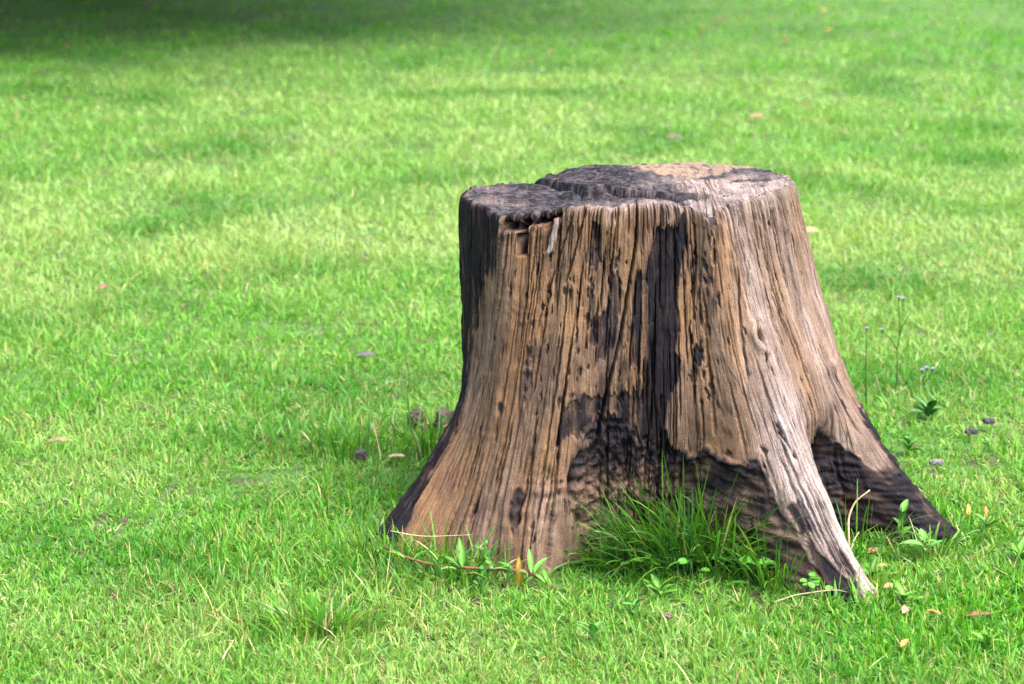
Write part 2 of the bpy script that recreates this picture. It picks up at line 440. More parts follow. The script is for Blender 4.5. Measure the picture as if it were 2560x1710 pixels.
    for c, zc, wt, wz, am in ((-115.6, .150, 6, .03, .0032), (-132, .468, 9, .03, .0018), (-130, .20, 7, .03, .0016), (-122, .085, 7, .025, .0016), (-20, .345, 8, .02, .004), (-48, .55, 10, .05, .002)):
        g = np.exp(-((T - c) / wt) ** 2 - ((Z - zc) / wz) ** 2)
        D += am * g * pn(A * 7, Z * 55 + 1.5 * pn(A * 20, Z * 8, 58), 59) * 2
    D -= .0035 * flake + .002 * msk['left_flank']
    D += crumb * (.007 * pn(A * 34, Z * 24, 61) + .009 * pn(A * 85, Z * 70, 62) + .006 * np.abs(pn(A * 150, Z * 130, 63)) - .004)
    D += msk['right_root'] * (.010 * np.abs(pn(aw * 40, Z * 10, 64)) + .005 * pn(A * 60, Z * 45, 68) + .006 * pn(A * 130, Z * 100, 65))
    # burnt lip above the hollow
    lip = np.exp(-((Z + jz - .207) / .009) ** 2) * sstep(-75, -72, T) * (1 - sstep(-62, -60, T))
    D += lip * .012 * (.4 + np.abs(pn(A * 60, Z * 50, 66)) * 2)
    char = np.maximum(char, np.clip(lip * 1.3, 0, 1) * .95)
    # deep burnt hole between the right-hand roots
    hole = np.exp(-((T + 31.5) / 3.2) ** 2 - ((Z - .185) / .045) ** 2)
    D -= .050 * hole
    D -= .008                                        # keep the silhouette on the base form
    # cracks
    def groove(pl, w, dep, fade=.02):
        zz = np.array([p[1] for p in pl]); tt = np.array([p[0] for p in pl])
        o = np.argsort(zz); zz, tt = zz[o], tt[o]
        lo, hi = np.searchsorted(thd[:nf], [tt.min() - 4, tt.max() + 4])
        sl = slice(lo, hi)
        zc = Z[:, sl]; ac = A[:, sl]
        a0 = np.radians(np.interp(zc, zz, tt)) * .33
        dx = (ac - a0) + .0016 * pn(zc * 55, ac * 2, 71) + .0010 * pn(zc * 150, ac, 72)
        f = sstep(zz[0] - .001, zz[0] + fade, zc) * (1 - sstep(zz[-1] - fade, zz[-1] + .001, zc)) if zz[-1] < .63 else sstep(zz[0] - .001, zz[0] + fade, zc)
        ww = w * (.75 + .6 * np.abs(pn(zc * 30, ac, 73)))
        D[:, sl] -= dep * f * np.exp(-(dx / ww) ** 2)
    for pl, w, dep in CRACKS: groove(pl, w, dep)
    for _ in range(240):
        t0 = rng.uniform(-176, 2); z0 = rng.uniform(.0, .60); L = rng.uniform(.04, .22)
        dr = rng.uniform(-1.2, 1.2)
        slope = np.interp(t0, [-170, -140, -115, -95, -80, -60, -45, -20, 5], [3, 6, 6, 9, 1, -4, -6, -4, 0])
        pl = [(t0, z0 + L), (t0 - slope * L * .45 + dr * .3, z0 + L * .5), (t0 - slope * L, z0)]
        groove(pl, rng.uniform(.0009, .0016), rng.uniform(.006, .016) * (.45 if -64 < t0 < -44 else 1), .03)
    # rim checks: short grooves down from the cut edge
    for _ in range(70):
        t0 = rng.uniform(-140, 4); L = rng.uniform(.02, .09)
        pl = [(t0, .70), (t0 + rng.uniform(-.5, .5), .655 - L)]
        groove(pl, rng.uniform(.0011, .0022), rng.uniform(.005, .012), .02)
    # flecks and borer holes
    for _ in range(300):
        if rng.random() < .55: t0, z0 = rng.normal(-104, 12), rng.uniform(.06, .63)
        else: t0, z0 = rng.uniform(-150, -18), rng.uniform(.05, .63)
        if rng.random() < .2: t0, z0 = rng.normal(-68, 3), rng.uniform(.3, .62)
        w = rng.uniform(.0008, .0024); h = w * rng.uniform(2.5, 8)
        lo, hi = np.searchsorted(thd[:nf], [t0 - 2.5, t0 + 2.5]); sl = slice(lo, hi)
        e = ((A[:, sl] + .004 * pn(A[:, sl] * 160, Z[:, sl] * 90, 74) - np.radians(t0) * .33) / w) ** 2 + ((Z[:, sl] - z0) / h) ** 2
        f = np.exp(-e ** 1.5)
        D[:, sl] -= f * rng.uniform(.002, .006)
        char[:, sl] = np.maximum(char[:, sl], np.clip(f * 1.3, 0, 1) * rng.uniform(.5, .95))
    # knot
    D += .012 * np.exp(-(kd / 1.1) ** 2) - .026 * np.exp(-(((A - kx + .003) / .006) ** 2 + ((Z - kz - .001) / .009) ** 2)) + .004 * np.exp(-((kd - 1.1) / .22) ** 2)
    char = np.maximum(char, .85 * np.exp(-(((A - kx + .003) / .0065) ** 2 + ((Z - kz) / .010) ** 2)))
    for t0, z0, w, h in ((-24.3, .604, .008, .004), (-46, .30, .010, .004), (-40, .47, .012, .003), (-60, .36, .012, .003)):
        D += h * np.exp(-(((A - np.radians(t0) * .33) / w) ** 2 + ((Z - z0) / (w * 1.2)) ** 2))
    # the row of loose staves under the burnt slab
    rec = np.zeros_like(Z)
    for t0, t1, zt in STAVES:
        inside = sstep(t0 - .15, t0 + .15, T) * (1 - sstep(t1 - .15, t1 + .15, T))
        ztj = zt + .004 * pn(A * 150, 0 * Z + t0, 75)
        rec = np.maximum(rec, inside * sstep(ztj - .0015, ztj + .0015, Z))
    gaps = sstep(-139.6, -139.3, T) * (1 - sstep(-120.7, -120.4, T))
    for t0, t1, zt in STAVES:
        gaps *= 1 - sstep(t0 - .12, t0 + .05, T) * (1 - sstep(t1 - .05, t1 + .12, T))
    D -= .010 * gaps * sstep(.52, .60, Z)
    Rr -= rec * .046
    Rr += rec * .036 * sstep(.016, .010, q)          # the slab overhangs a little
    char = np.maximum(char, rec * .97)
    # ---------- colour weights
    pale = .85 * np.exp(-((T + 51) / 9) ** 2) * sstep(.42, .20, Z) + .50 * sstep(-64, -50, T) * (1 - sstep(-28, -10, T) * .3)
    pale += .45 * np.exp(-((T + 116) / 6) ** 2 - ((Z - .12) / .07) ** 2) + .25 * np.exp(-((T + 120) / 9) ** 2) * sstep(.12, .02, Z)
    pale += (.75 * pn(aw * 13, Z * 3.5, 81) + .35 * streak) * (.55 + .45 * sstep(-70, -58, T))
    pale += .45 * np.exp(-q / .012) * front + .25 * np.exp(-q / .02)
    pale = np.clip(pale, 0, 1)
    warm = np.clip(.48 + 1.5 * pn(aw * 11, Z * 3.5, 82) + .5 * streak + .5 * np.exp(-((T + 57) / 5) ** 2) * sstep(.25, .5, Z) + .25 * sstep(-112, -140, T), 0, 1)
    warm *= 1 - .6 * pale
    # ---------- positions
    Tr = np.radians(T)
    P = np.stack([Rr * np.cos(Tr), Rr * np.sin(Tr), Z], -1)
    du = np.roll(P, -1, 1) - np.roll(P, 1, 1)
    dv = np.empty_like(P); dv[1:-1] = P[2:] - P[:-2]; dv[0] = P[1] - P[0]; dv[-1] = P[-1] - P[-2]
    N = np.cross(dv, du); N /= np.linalg.norm(N, axis=-1, keepdims=True) + 1e-12
    if (N[nr // 2, :, 0] * np.cos(Tr[0]) + N[nr // 2, :, 1] * np.sin(Tr[0])).mean() < 0: N = -N
    # on steep steps (staves) push straight out
    rad = np.stack([np.cos(Tr), np.sin(Tr), 0 * Tr], -1)
    k = np.clip(rec * 2 + (q < .03) * 1.0, 0, 1)[..., None]
    N = N * (1 - k) + rad * k; N /= np.linalg.norm(N, axis=-1, keepdims=True) + 1e-12
    P = P + N * D[..., None]
    # ---------- cut top: rings from the rim inwards
    nt = 84
    rho = np.concatenate([1 - np.linspace(0, 1, nt + 1)[1:] ** 1.0 * .985])
    rim = P[0]
    cx, cy = 0.0, -0.005
    def smooth_ring(v, k=25):
        o = np.concatenate([v[-k:], v, v[:k]]); ker = np.hanning(2 * k + 1); ker /= ker.sum()
        return np.convolve(o, ker, 'same')[k:-k]
    rr_ = rho[:, None]
    near = sstep(.955, 1.0, rr_)
    rx = smooth_ring(rim[:, 0])[None] * (1 - near) + rim[None, :, 0] * near
    ry = smooth_ring(rim[:, 1])[None] * (1 - near) + rim[None, :, 1] * near
    rz = smooth_ring(rim[:, 2])[None] * (1 - near) + rim[None, :, 2] * near
    X = cx + (rx - cx) * rr_; Y = cy + (ry - cy) * rr_
    w = rr_ ** 2.2
    zt = w * rz + (1 - w) * (.660 + .02 * (Y) + .012 * X)
    ly = np.interp(X, [-.14, -.09, -.053, -.018, .044, .111, .2], [-.09, -.10, -.085, -.112, -.121, -.134, -.13]) + .006 * pn(X * 40, Y * 0, 91)
    lf_ = sstep(-.16, -.11, X) * (1 - sstep(.10, .17, X))
    zt += lf_ * .013 * sstep(-.0006, .0008, Y - ly) * (1 - .7 * sstep(0, .16, Y - ly)) * (1 - rr_ ** 10)
    zt -= lf_ * .006 * np.exp(-((Y - ly + .002) / .003) ** 2) * (.4 + np.abs(pn(X * 50, Y * 0, 90)) * 2)
    # second ledge on the right
    l2 = .02 + .10 * (X - .2) + .004 * pn(X * 60, Y, 92)
    f2 = sstep(.17, .20, X) * (1 - rr_ ** 14)
    zt += f2 * .005 * sstep(-.001, .001, Y - l2) - f2 * .004 * np.exp(-((Y - l2 + .002) / .003) ** 2)
    # burnt dip to the rear left
    zt -= .010 * np.exp(-(((X + .10) / .06) ** 2 + ((Y - .03) / .10) ** 2)) * (1 - rr_ ** 6)
    tanline = np.interp(X, [-.03, .02, .064, .109, .161, .221, .28], [.20, .135, .062, .04, .085, .125, .16]) + .025 * pn(X * 30, Y * 30, 93)
    tan = sstep(-.004, .006, Y - tanline) * sstep(-.03, .02, X)
    rough = .75 + .9 * tan + .6 * sstep(-.02, -.08, X) * sstep(.0, .08, Y)
    edge = 1 - .75 * rr_ ** 8
    zt += edge * rough * (.0045 * pn(X * 26, Y * 26, 94) + .0026 * pn(X * 70, Y * 70, 95) + .0014 * pn(X * 170, Y * 170, 96))
    zt += edge * (.0022 * pn(X * 35 + Y * 10, Y * 170, 97) + .0022 * pn(X * 140, Y * 140, 100))                       # saw and fibre ridges
    zt += edge * tan * (.006 * np.abs(pn(X * 55, Y * 55, 98)) + .004 * np.abs(pn(X * 120, Y * 120, 99)))
    for t0, L, dep in ((-91.8, .5, .012), (-61, .35, .014), (-137, .3, .008), (-35, .4, .006), (-112, .3, .006), (15, .3, .006), (-75, .25, .006)):
        tx, ty = math.cos(math.radians(t0)), math.sin(math.radians(t0))
        dn = -X * ty + Y * tx + .004 * pn(X * 40, Y * 40, 101); al = X * tx + Y * ty
        zt -= dep * np.exp(-(dn / .0024) ** 2) * sstep(1 - L, 1 - L + .2, rr_) * (al > 0)
    # the jagged split from the notch at the back: right lobe raised, left lobe lower
    sx_ = (X + .145) * .93 + (Y - .03) * .36 + .010 * pn(X * 26, Y * 26, 108) + .004 * pn(X * 90, Y * 90, 109)
    sf_ = sstep(-.11, -.085, Y) * (1 - sstep(.12, .26, sx_)) * (1 - .6 * rr_ ** 12)
    zt += sf_ * .013 * sstep(-.0015, .0015, sx_)
    zt -= sstep(-.11, -.09, Y) * .012 * np.exp(-((sx_ + .004) / .005) ** 2)
    Ptop = np.stack([X, Y, zt], -1)
    big = pn(X * 11, Y * 16, 102); fine = pn(X * 45, Y * 110, 103) + .7 * pn(X * 120, Y * 200, 104) + .5 * pn(X * 200, Y * 260, 105)
    tc = np.clip(1.0 + .7 * big + .55 * fine - .65 * sstep(.02, .14, X) * sstep(.12, .0, Y) - .22 * sstep(-.06, .04, X) - .35 * sstep(-.19, -.27, X) - .5 * sstep(-.10, -.19, Y) * sstep(-.16, -.02, X), 0, 1)
    tc *= 1 - .80 * tan * (1 - .6 * sstep(.05, .35, pn(X * 34, Y * 50, 107)))
    tc *= 1 - .8 * sstep(.80, .97, rr_ + .5 * fine * .2) * (front[0][None] > .5)
    tc = np.maximum(tc, lf_ * np.exp(-((Y - ly + .001) / .004) ** 2) * .9)
    tc = np.maximum(tc, f2 * np.exp(-((Y - l2 + .002) / .004) ** 2) * .8)
    tc = np.maximum(tc, .9 * (rec[2][None] > .5) * sstep(.90, .99, rr_))
    ring = np.sin((np.hypot(X - .03, Y - .02) + .012 * pn(X * 14, Y * 14, 106)) * 2 * np.pi / .0085)
    tp = np.clip(.55 + .7 * fine + .5 * big + .22 * ring, 0, 1) * (1 - tan)
    tc = np.clip(tc + .10 * ring * (tc > .05) * (tc < .98), 0, 1)
    tw = np.clip(.10 + .3 * tan + .4 * big, 0, 1)
    tp = np.clip(tp + .35 * sstep(.03, .10, X) * (1 - tan), 0, 1)
    crumb_t = tan * .9
    tc = np.clip(np.maximum(tc, sstep(-.11, -.09, Y) * np.exp(-((sx_ + .003) / .007) ** 2) * .95), 0, 1)
    topattr = np.stack([tc, tp, crumb_t * 0 + tan, tw], -1)
    gr = np.stack([X, Y, zt], -1)
    # dust and pale tone continue over the rim
    sideattr = np.stack([char, pale, crumb * (1 - .0), warm], -1)
    sideg = np.stack([aw, Z, 3 + 0 * Z], -1)
    topg = np.stack([X * .6, Y * .35, 0 * X + 7], -1)
    # ---------- one vertex pool, then split by part
    V = np.concatenate([P.reshape(-1, 3), Ptop.reshape(-1, 3), [[cx, cy, zt[-1].mean()]]])
    ctr = len(V) - 1
    AT = np.concatenate([sideattr.reshape(-1, 4), topattr.reshape(-1, 4), topattr[-1].mean(0)[None]])
    G = np.concatenate([sideg.reshape(-1, 3), topg.reshape(-1, 3), topg[-1].mean(0)[None]])
    i = np.arange(nr * n).reshape(nr, n); j = np.roll(i, -1, 1)
    Q = np.stack([i[:-1], i[1:], j[1:], j[:-1]], -1)                  # (nr-1, n, 4)
    ti = nr * n + np.arange(nt * n).reshape(nt, n)
    tall = np.concatenate([i[:1], ti]); tj = np.roll(tall, -1, 1)
    QT = np.stack([tall[:-1], tj[:-1][:, :], tj[1:], tall[1:]], -1)[:, :, [0, 3, 2, 1]]
    QT = QT[:, :, ::-1]
    fan = np.stack([ti[-1], np.roll(ti[-1], -1), np.full(n, ctr)], -1)
    # vertex normals of the whole
    def fn(q):
        return np.cross(V[q[..., 2]] - V[q[..., 0]], V[q[..., 3]] - V[q[..., 1]])
    VN = np.zeros_like(V)
    Qs = Q.reshape(-1, 4); QTs = QT.reshape(-1, 4)
    for qq in (Qs, QTs):
        nn = fn(qq)
        for c in range(4):
            for d in range(3):
                VN[:, d] += np.bincount(qq[:, c], nn[:, d], len(V))
    VN[ctr] = (0, 0, 1)
    VN /= np.linalg.norm(VN, axis=1, keepdims=True) + 1e-20
    # part of each side face
    tm = T[:-1]; zm = Z[:-1]
    part = np.zeros(tm.shape, int)
    for pid, (c, hw, h) in enumerate(((-156, 17, .20), (-125, 14, .17), (-54, 8.5, .30), (-20, 14, .25), (60, 30, .14), (120, 26, .14)), 1):
        x = (tm - c) / hw
        lim = h * (1 - x * x) + .012 * pn(tm * .35, zm * 0, pid)
        part[(np.abs(x) < 1) & (zm < lim)] = pid
    out = []
    for pid in range(7): out.append(Qs[part.reshape(-1) == pid])
    return V, AT, G, VN, out, QTs, fan
def wood_material():
    m = NT('weathered_burnt_wood')
    a = m.n('ShaderNodeAttribute', attribute_name='wood')
    g = m.n('ShaderNodeAttribute', attribute_name='grain')
    geo = m.n('ShaderNodeNewGeometry'); pos = geo.outputs['Position']
    sp = m.n('ShaderNodeSeparateColor'); m.l(a.outputs['Color'], sp.inputs[0])
    char, pale, crumb = sp.outputs[0], sp.outputs[1], sp.outputs[2]
    warm = a.outputs['Alpha']
    gv = g.outputs['Vector']
    f1 = m.noise(gv, 1.0, 6.0, .72, (190, 8, 1))
    f2 = m.noise(gv, 1.0, 3.0, .6, (130, 4, 1))
    blot = m.noise(pos, 11.0, 5.0, .65, (1.6, 1.6, .6))
    fine = m.noise(pos, 230.0, 4.0, .7)
    tan_ = m.mix(m.rng(f2, .3, .7), (0.072, 0.041, 0.023), (0.222, 0.138, 0.080))
    orange = m.mix(m.rng(f1, .3, .7), (0.098, 0.048, 0.021), (0.245, 0.138, 0.063))
    grey = m.mix(m.rng(f1, .3, .7), (0.118, 0.090, 0.083), (0.385, 0.327, 0.314))
    wood = m.mix(warm, tan_, orange)
    wood = m.mix(pale, wood, grey)
    wood = m.mix(m.rng(blot, .38, .66, 0, .6), wood, (0.055, 0.033, 0.027))
    fz = m.noise(gv, 1.0, 3.0, .5, (105, 3.2, 1)); fg = m.noise(gv, 1.0, 2.0, .5, (40, 7, 1))
    fy = m.noise(gv, 1.0, 2.0, .5, (210, 7.5, 1)); fh = m.noise(gv, 1.0, 2.0, .5, (55, 12, 1))
    fiss1 = m.math('MULTIPLY', m.rng(m.math('ABSOLUTE', m.math('SUBTRACT', fz, .5)), .004, .030, 1, 0), m.rng(fg, .46, .56))
    fiss2 = m.math('MULTIPLY', m.rng(m.math('ABSOLUTE', m.math('SUBTRACT', fy, .5)), .004, .040, .8, 0), m.rng(fh, .48, .60))
    fiss = m.math('MAXIMUM', fiss1, fiss2)
    grit = m.noise(pos, 330.0, 4.0, .75)
    wood = m.mix(1.0, wood, m.rng(grit, .32, .68, .55, 1.45), 'MULTIPLY')
    wood = m.mix(m.math('MULTIPLY', fiss, .95), wood, (0.022, 0.014, 0.011))  # dirt and shadow of cracks finer than the mesh, put into the colour
    wood = m.mix(m.rng(f2, .50, .72, 0, .65), wood, (0.045, 0.026, 0.021))
    dust = m.mix(m.rng(fine, .35, .65), (0.10, 0.068, 0.047), (0.26, 0.185, 0.13))
    rot = m.mix(m.rng(fine, .38, .66), (0.028, 0.018, 0.014), (0.19, 0.125, 0.088))
    sg = m.n('ShaderNodeSeparateXYZ'); m.l(gv, sg.inputs[0])
    dust = m.mix(m.rng(sg.outputs[2], 4.9, 5.1), rot, dust)
    wood = m.mix(m.math('MULTIPLY', crumb, .85), wood, dust)
    coal = m.mix(m.rng(f1, .35, .75), (0.0022, 0.0018, 0.0028), (0.015, 0.0125, 0.018))
    flag = m.rng(sg.outputs[2], 4.9, 5.1)
    ash = m.mix(m.rng(fine, .60, .78), coal, (0.075, 0.068, 0.07))
    tg = m.noise(pos, 1.0, 4.0, .65, (55, 150, 60))
    ash = m.mix(m.math('MULTIPLY', m.rng(tg, .46, .68, 0, .7), flag), ash, (0.105, 0.096, 0.104))
    mid_ = m.noise(gv, 1.0, 3.0, .6, (75, 11, 1))
    nsum = m.math('ADD', m.math('ADD', m.math('MULTIPLY', m.math('SUBTRACT', f1, .5), 1.5), m.math('MULTIPLY', m.math('SUBTRACT', fine, .5), .9)), m.math('MULTIPLY', m.math('SUBTRACT', mid_, .5), 1.5))
    edge = m.math('ADD', char, m.math('MULTIPLY', nsum, m.rng(char, .02, .35)))
    brown = m.mix(m.rng(f1, .3, .7), (0.020, 0.012, 0.011), (0.062, 0.038, 0.030))
    brown = m.mix(flag, brown, m.mix(m.rng(f1, .3, .7), (0.026, 0.022, 0.024), (0.105, 0.090, 0.088)))
    col = m.mix(m.rng(edge, .15, .50), wood, brown)
    col = m.mix(m.rng(edge, .48, .88), col, ash)
    p = m.n('ShaderNodeBsdfPrincipled')
    m.l(col, p.inputs['Base Color'])
    m.l(m.rng(char, 0, 1, .80, .68), p.inputs['Roughness'])
    m.l(m.rng(char, 0, 1, .3, .10), p.inputs['Specular IOR Level'])
    hgt = m.math('SUBTRACT', m.math('ADD', m.math('MULTIPLY', f1, 1.0), m.math('MULTIPLY', fine, .45)), m.math('MULTIPLY', fiss, .5))
    b = m.n('ShaderNodeBump', Strength=0.6, Distance=0.003); m.l(hgt, b.inputs['Height'])
    m.l(b.outputs[0], p.inputs['Normal'])
    m.l(p.outputs[0], m.out.inputs['Surface'])
    return m.m
MAT_WOOD = wood_material()

def assemble_stump():
    V, AT, G, VN, parts, QT, fan = build_stump()
    root = empty('tree_stump')
    tag(root, 'large weathered brown tree stump with charred black patches on the lawn', 'tree stump')
    names = ['trunk', 'root', 'root', 'root', 'root', 'root', 'root']
    labels = [None, 'charred root spreading to the left', 'brown ribbed root at the front', 'pale grey root reaching forward on the right',
              'blackened root spreading to the right', None, None]
    def make(name, loops, sizes, label):
        used, inv = np.unique(loops, return_inverse=True)
        me = mesh_arrays(name, V[used], inv, sizes, {'wood': AT[used], 'grain': G[used]})
        me.normals_split_custom_set_from_vertices(VN[used].astype(np.float32))
        o = link(name, me, MAT_WOOD, root)
        if label: o['label'] = label
        return o
    for nm, q, lb in zip(names, parts, labels):
        make(nm, q.ravel(), np.full(len(q), 4), lb)
    make('cut_top', np.concatenate([QT.ravel(), fan.ravel()]), np.concatenate([np.full(len(QT), 4), np.full(len(fan), 3)]),
         'flat cut top with charcoal and brown dust')
    # grey sliver of wood lodged in a slot between the staves
    k, seg = 11, 7
    t = np.linspace(0, 1, k); ang = np.linspace(0, 2 * np.pi, seg, endpoint=False)
    a0, a1 = np.array([-.170, -.262, .580]), np.array([-.150, -.256, .648])
    ax = a0[None] + (a1 - a0)[None] * t[:, None]; ax[:, 0] += .0012 * np.sin(t * 5)
    rad = .0065 * np.sqrt(np.clip(np.sin(np.pi * (t * .93 + .05)), 0.02, 1)) * (1 + .2 * np.sin(t * 17))
    sv = ax[:, None] + np.stack([np.cos(ang)[None] * rad[:, None], np.sin(ang)[None] * rad[:, None] * .6, 0 * ang[None] * t[:, None]], -1)
    i = np.arange(k * seg).reshape(k, seg); j = np.roll(i, -1, 1)
    q = np.stack([i[:-1], j[:-1], j[1:], i[1:]], -1).reshape(-1, 4)
    at = np.tile([[.0, 1, 0, 0]], (k * seg, 1)); gg = sv.reshape(-1, 3)[:, [0, 2, 1]]
    lo = np.concatenate([q.ravel(), i[0][::-1], i[-1]]); sz = np.concatenate([np.full(len(q), 4), [seg, seg]])
    o = link('splinter', mesh_arrays('splinter', sv.reshape(-1, 3), lo, sz, {'wood': at, 'grain': gg}), MAT_WOOD, root)
    o['label'] = 'grey splinter lodged between the front staves'
assemble_stump()

# ------------------------------------------------------------------ grass blades
def blades(P, h, w, az, lean, curl, twist, col, K, tipcol=None):
    """strips of K segments ending in a tip; arrays over N blades -> V, loops, sizes, colours"""
    N = len(P)
    t = np.linspace(0, 1, K + 1)
    ph = lean[:, None] + curl[:, None] * t[None]           # angle from vertical along the blade
    step = h[:, None] / K
    hx = np.concatenate([np.zeros((N, 1)), np.cumsum(np.sin((ph[:, 1:] + ph[:, :-1]) / 2) * step, 1)], 1)
    hz = np.concatenate([np.zeros((N, 1)), np.cumsum(np.cos((ph[:, 1:] + ph[:, :-1]) / 2) * step, 1)], 1)
    ca, sa = np.cos(az), np.sin(az)
    ctr = np.stack([P[:, None, 0] + hx * ca[:, None], P[:, None, 1] + hx * sa[:, None], P[:, None, 2] + hz], -1)
    wd = w[:, None] * np.where(t < .35, .55 + 1.28 * t, 1.0 - .55 * ((t - .35) / .65) ** 1.6)[None]
    tw = twist[:, None] * (.3 + t[None])
    # side direction: horizontal, rolled a little by the twist
    sx = -sa[:, None] * np.cos(tw) + ca[:, None] * np.sin(tw) * np.cos(ph)
    sy = ca[:, None] * np.cos(tw) + sa[:, None] * np.sin(tw) * np.cos(ph)
    sz = -np.sin(tw) * np.sin(ph)
    S = np.stack([sx, sy, sz], -1) * (wd / 2)[..., None]
    L = ctr[:, :-1] - S[:, :-1]; Rt = ctr[:, :-1] + S[:, :-1]
    V = np.concatenate([np.stack([L, Rt], 2).reshape(N, 2 * K, 3), ctr[:, -1:]], 1)
    nv = 2 * K + 1
    b = (np.arange(N) * nv)[:, None]
    quads = [np.array([2 * i, 2 * i + 1, 2 * i + 3, 2 * i + 2]) for i in range(K - 1)]
    idx = np.concatenate(quads + [np.array([2 * K - 2, 2 * K - 1, 2 * K])])
    loops = (b + idx[None]).ravel()
    sizes = np.tile([4] * (K - 1) + [3], N)
    cc = np.repeat(col[:, None, :], nv, 1)
    if tipcol is not None:
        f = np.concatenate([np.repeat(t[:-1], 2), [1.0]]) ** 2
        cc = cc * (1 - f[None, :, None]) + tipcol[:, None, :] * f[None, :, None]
    cc = np.concatenate([cc, np.ones((N, nv, 1))], -1)
    return V.reshape(-1, 3), loops, sizes, cc.reshape(-1, 4)
def join(chunks):
    off = 0; Vs, Ls, Ss, Cs = [], [], [], []
    for V, l, s, c in chunks:
        Vs.append(V); Ls.append(l + off); Ss.append(s); Cs.append(c); off += len(V)
    return np.concatenate(Vs), np.concatenate(Ls), np.concatenate(Ss), np.concatenate(Cs)

def stump_radius(x, y, z=0.0):
    th = np.degrees(np.arctan2(y, x))
    o = np.argsort(th); out = np.empty_like(th)
    out[o] = radius_grid(th[o], np.full((1, len(th)), z))[0]
    return out

GREENS = np.array([[.046, .212, .008], [.064, .260, .009], [.036, .172, .009], [.096, .285, .014], [.064, .236, .042], [.145, .31, .034]])
STRAW = np.array([[.42, .36, .17], [.36, .29, .13], [.50, .45, .27], [.25, .18, .09]])
def lawn_colour(rng, x, y, n):
    d = np.hypot(x + .235, y + 4.15)
    calm = np.clip((d - 5) / 5, 0, .75)[:, None]
    g = GREENS[rng.integers(0, len(GREENS), n)] * rng.uniform(.75, 1.3, (n, 1))
    g = g * (1 - calm) + np.array([.066, .270, .015])[None] * calm
    dry = .5 + .9 * pn(x * .9, y * .9, 7) + .8 * pn(x * 2.6, y * 2.6, 8) + .5 * pn(x * 7, y * 7, 10)
    mid = np.exp(-((d - 8.4) / 3.0) ** 2) * np.clip(.8 + .9 * pn(x * .45, y * .35, 18), 0, 1.2)                                # paler yellow-green belt at middle distance from the camera
    yl = np.array([.285, .390, .145])
    f = np.clip(-.13 + .50 * dry + .95 * mid, 0, 1)[:, None] * rng.uniform(.5, 1, (n, 1))
    g = g * (1 - f) + yl[None] * f
    lush = np.clip(2.2 * pn(x * 1.7, y * 1.7, 9) - .1, 0, .8)[:, None]
    g = g * (1 - lush) + np.array([.036, .175, .014])[None] * lush
    ps = np.clip(.055 + .12 * (dry - .5), .012, .25) * np.clip(1.6 - d / 9, .35, 1)
    st = rng.random(n) < ps
    g[st] = STRAW[rng.integers(0, len(STRAW), st.sum())] * rng.uniform(.7, 1.15, (st.sum(), 1))
    return g, st

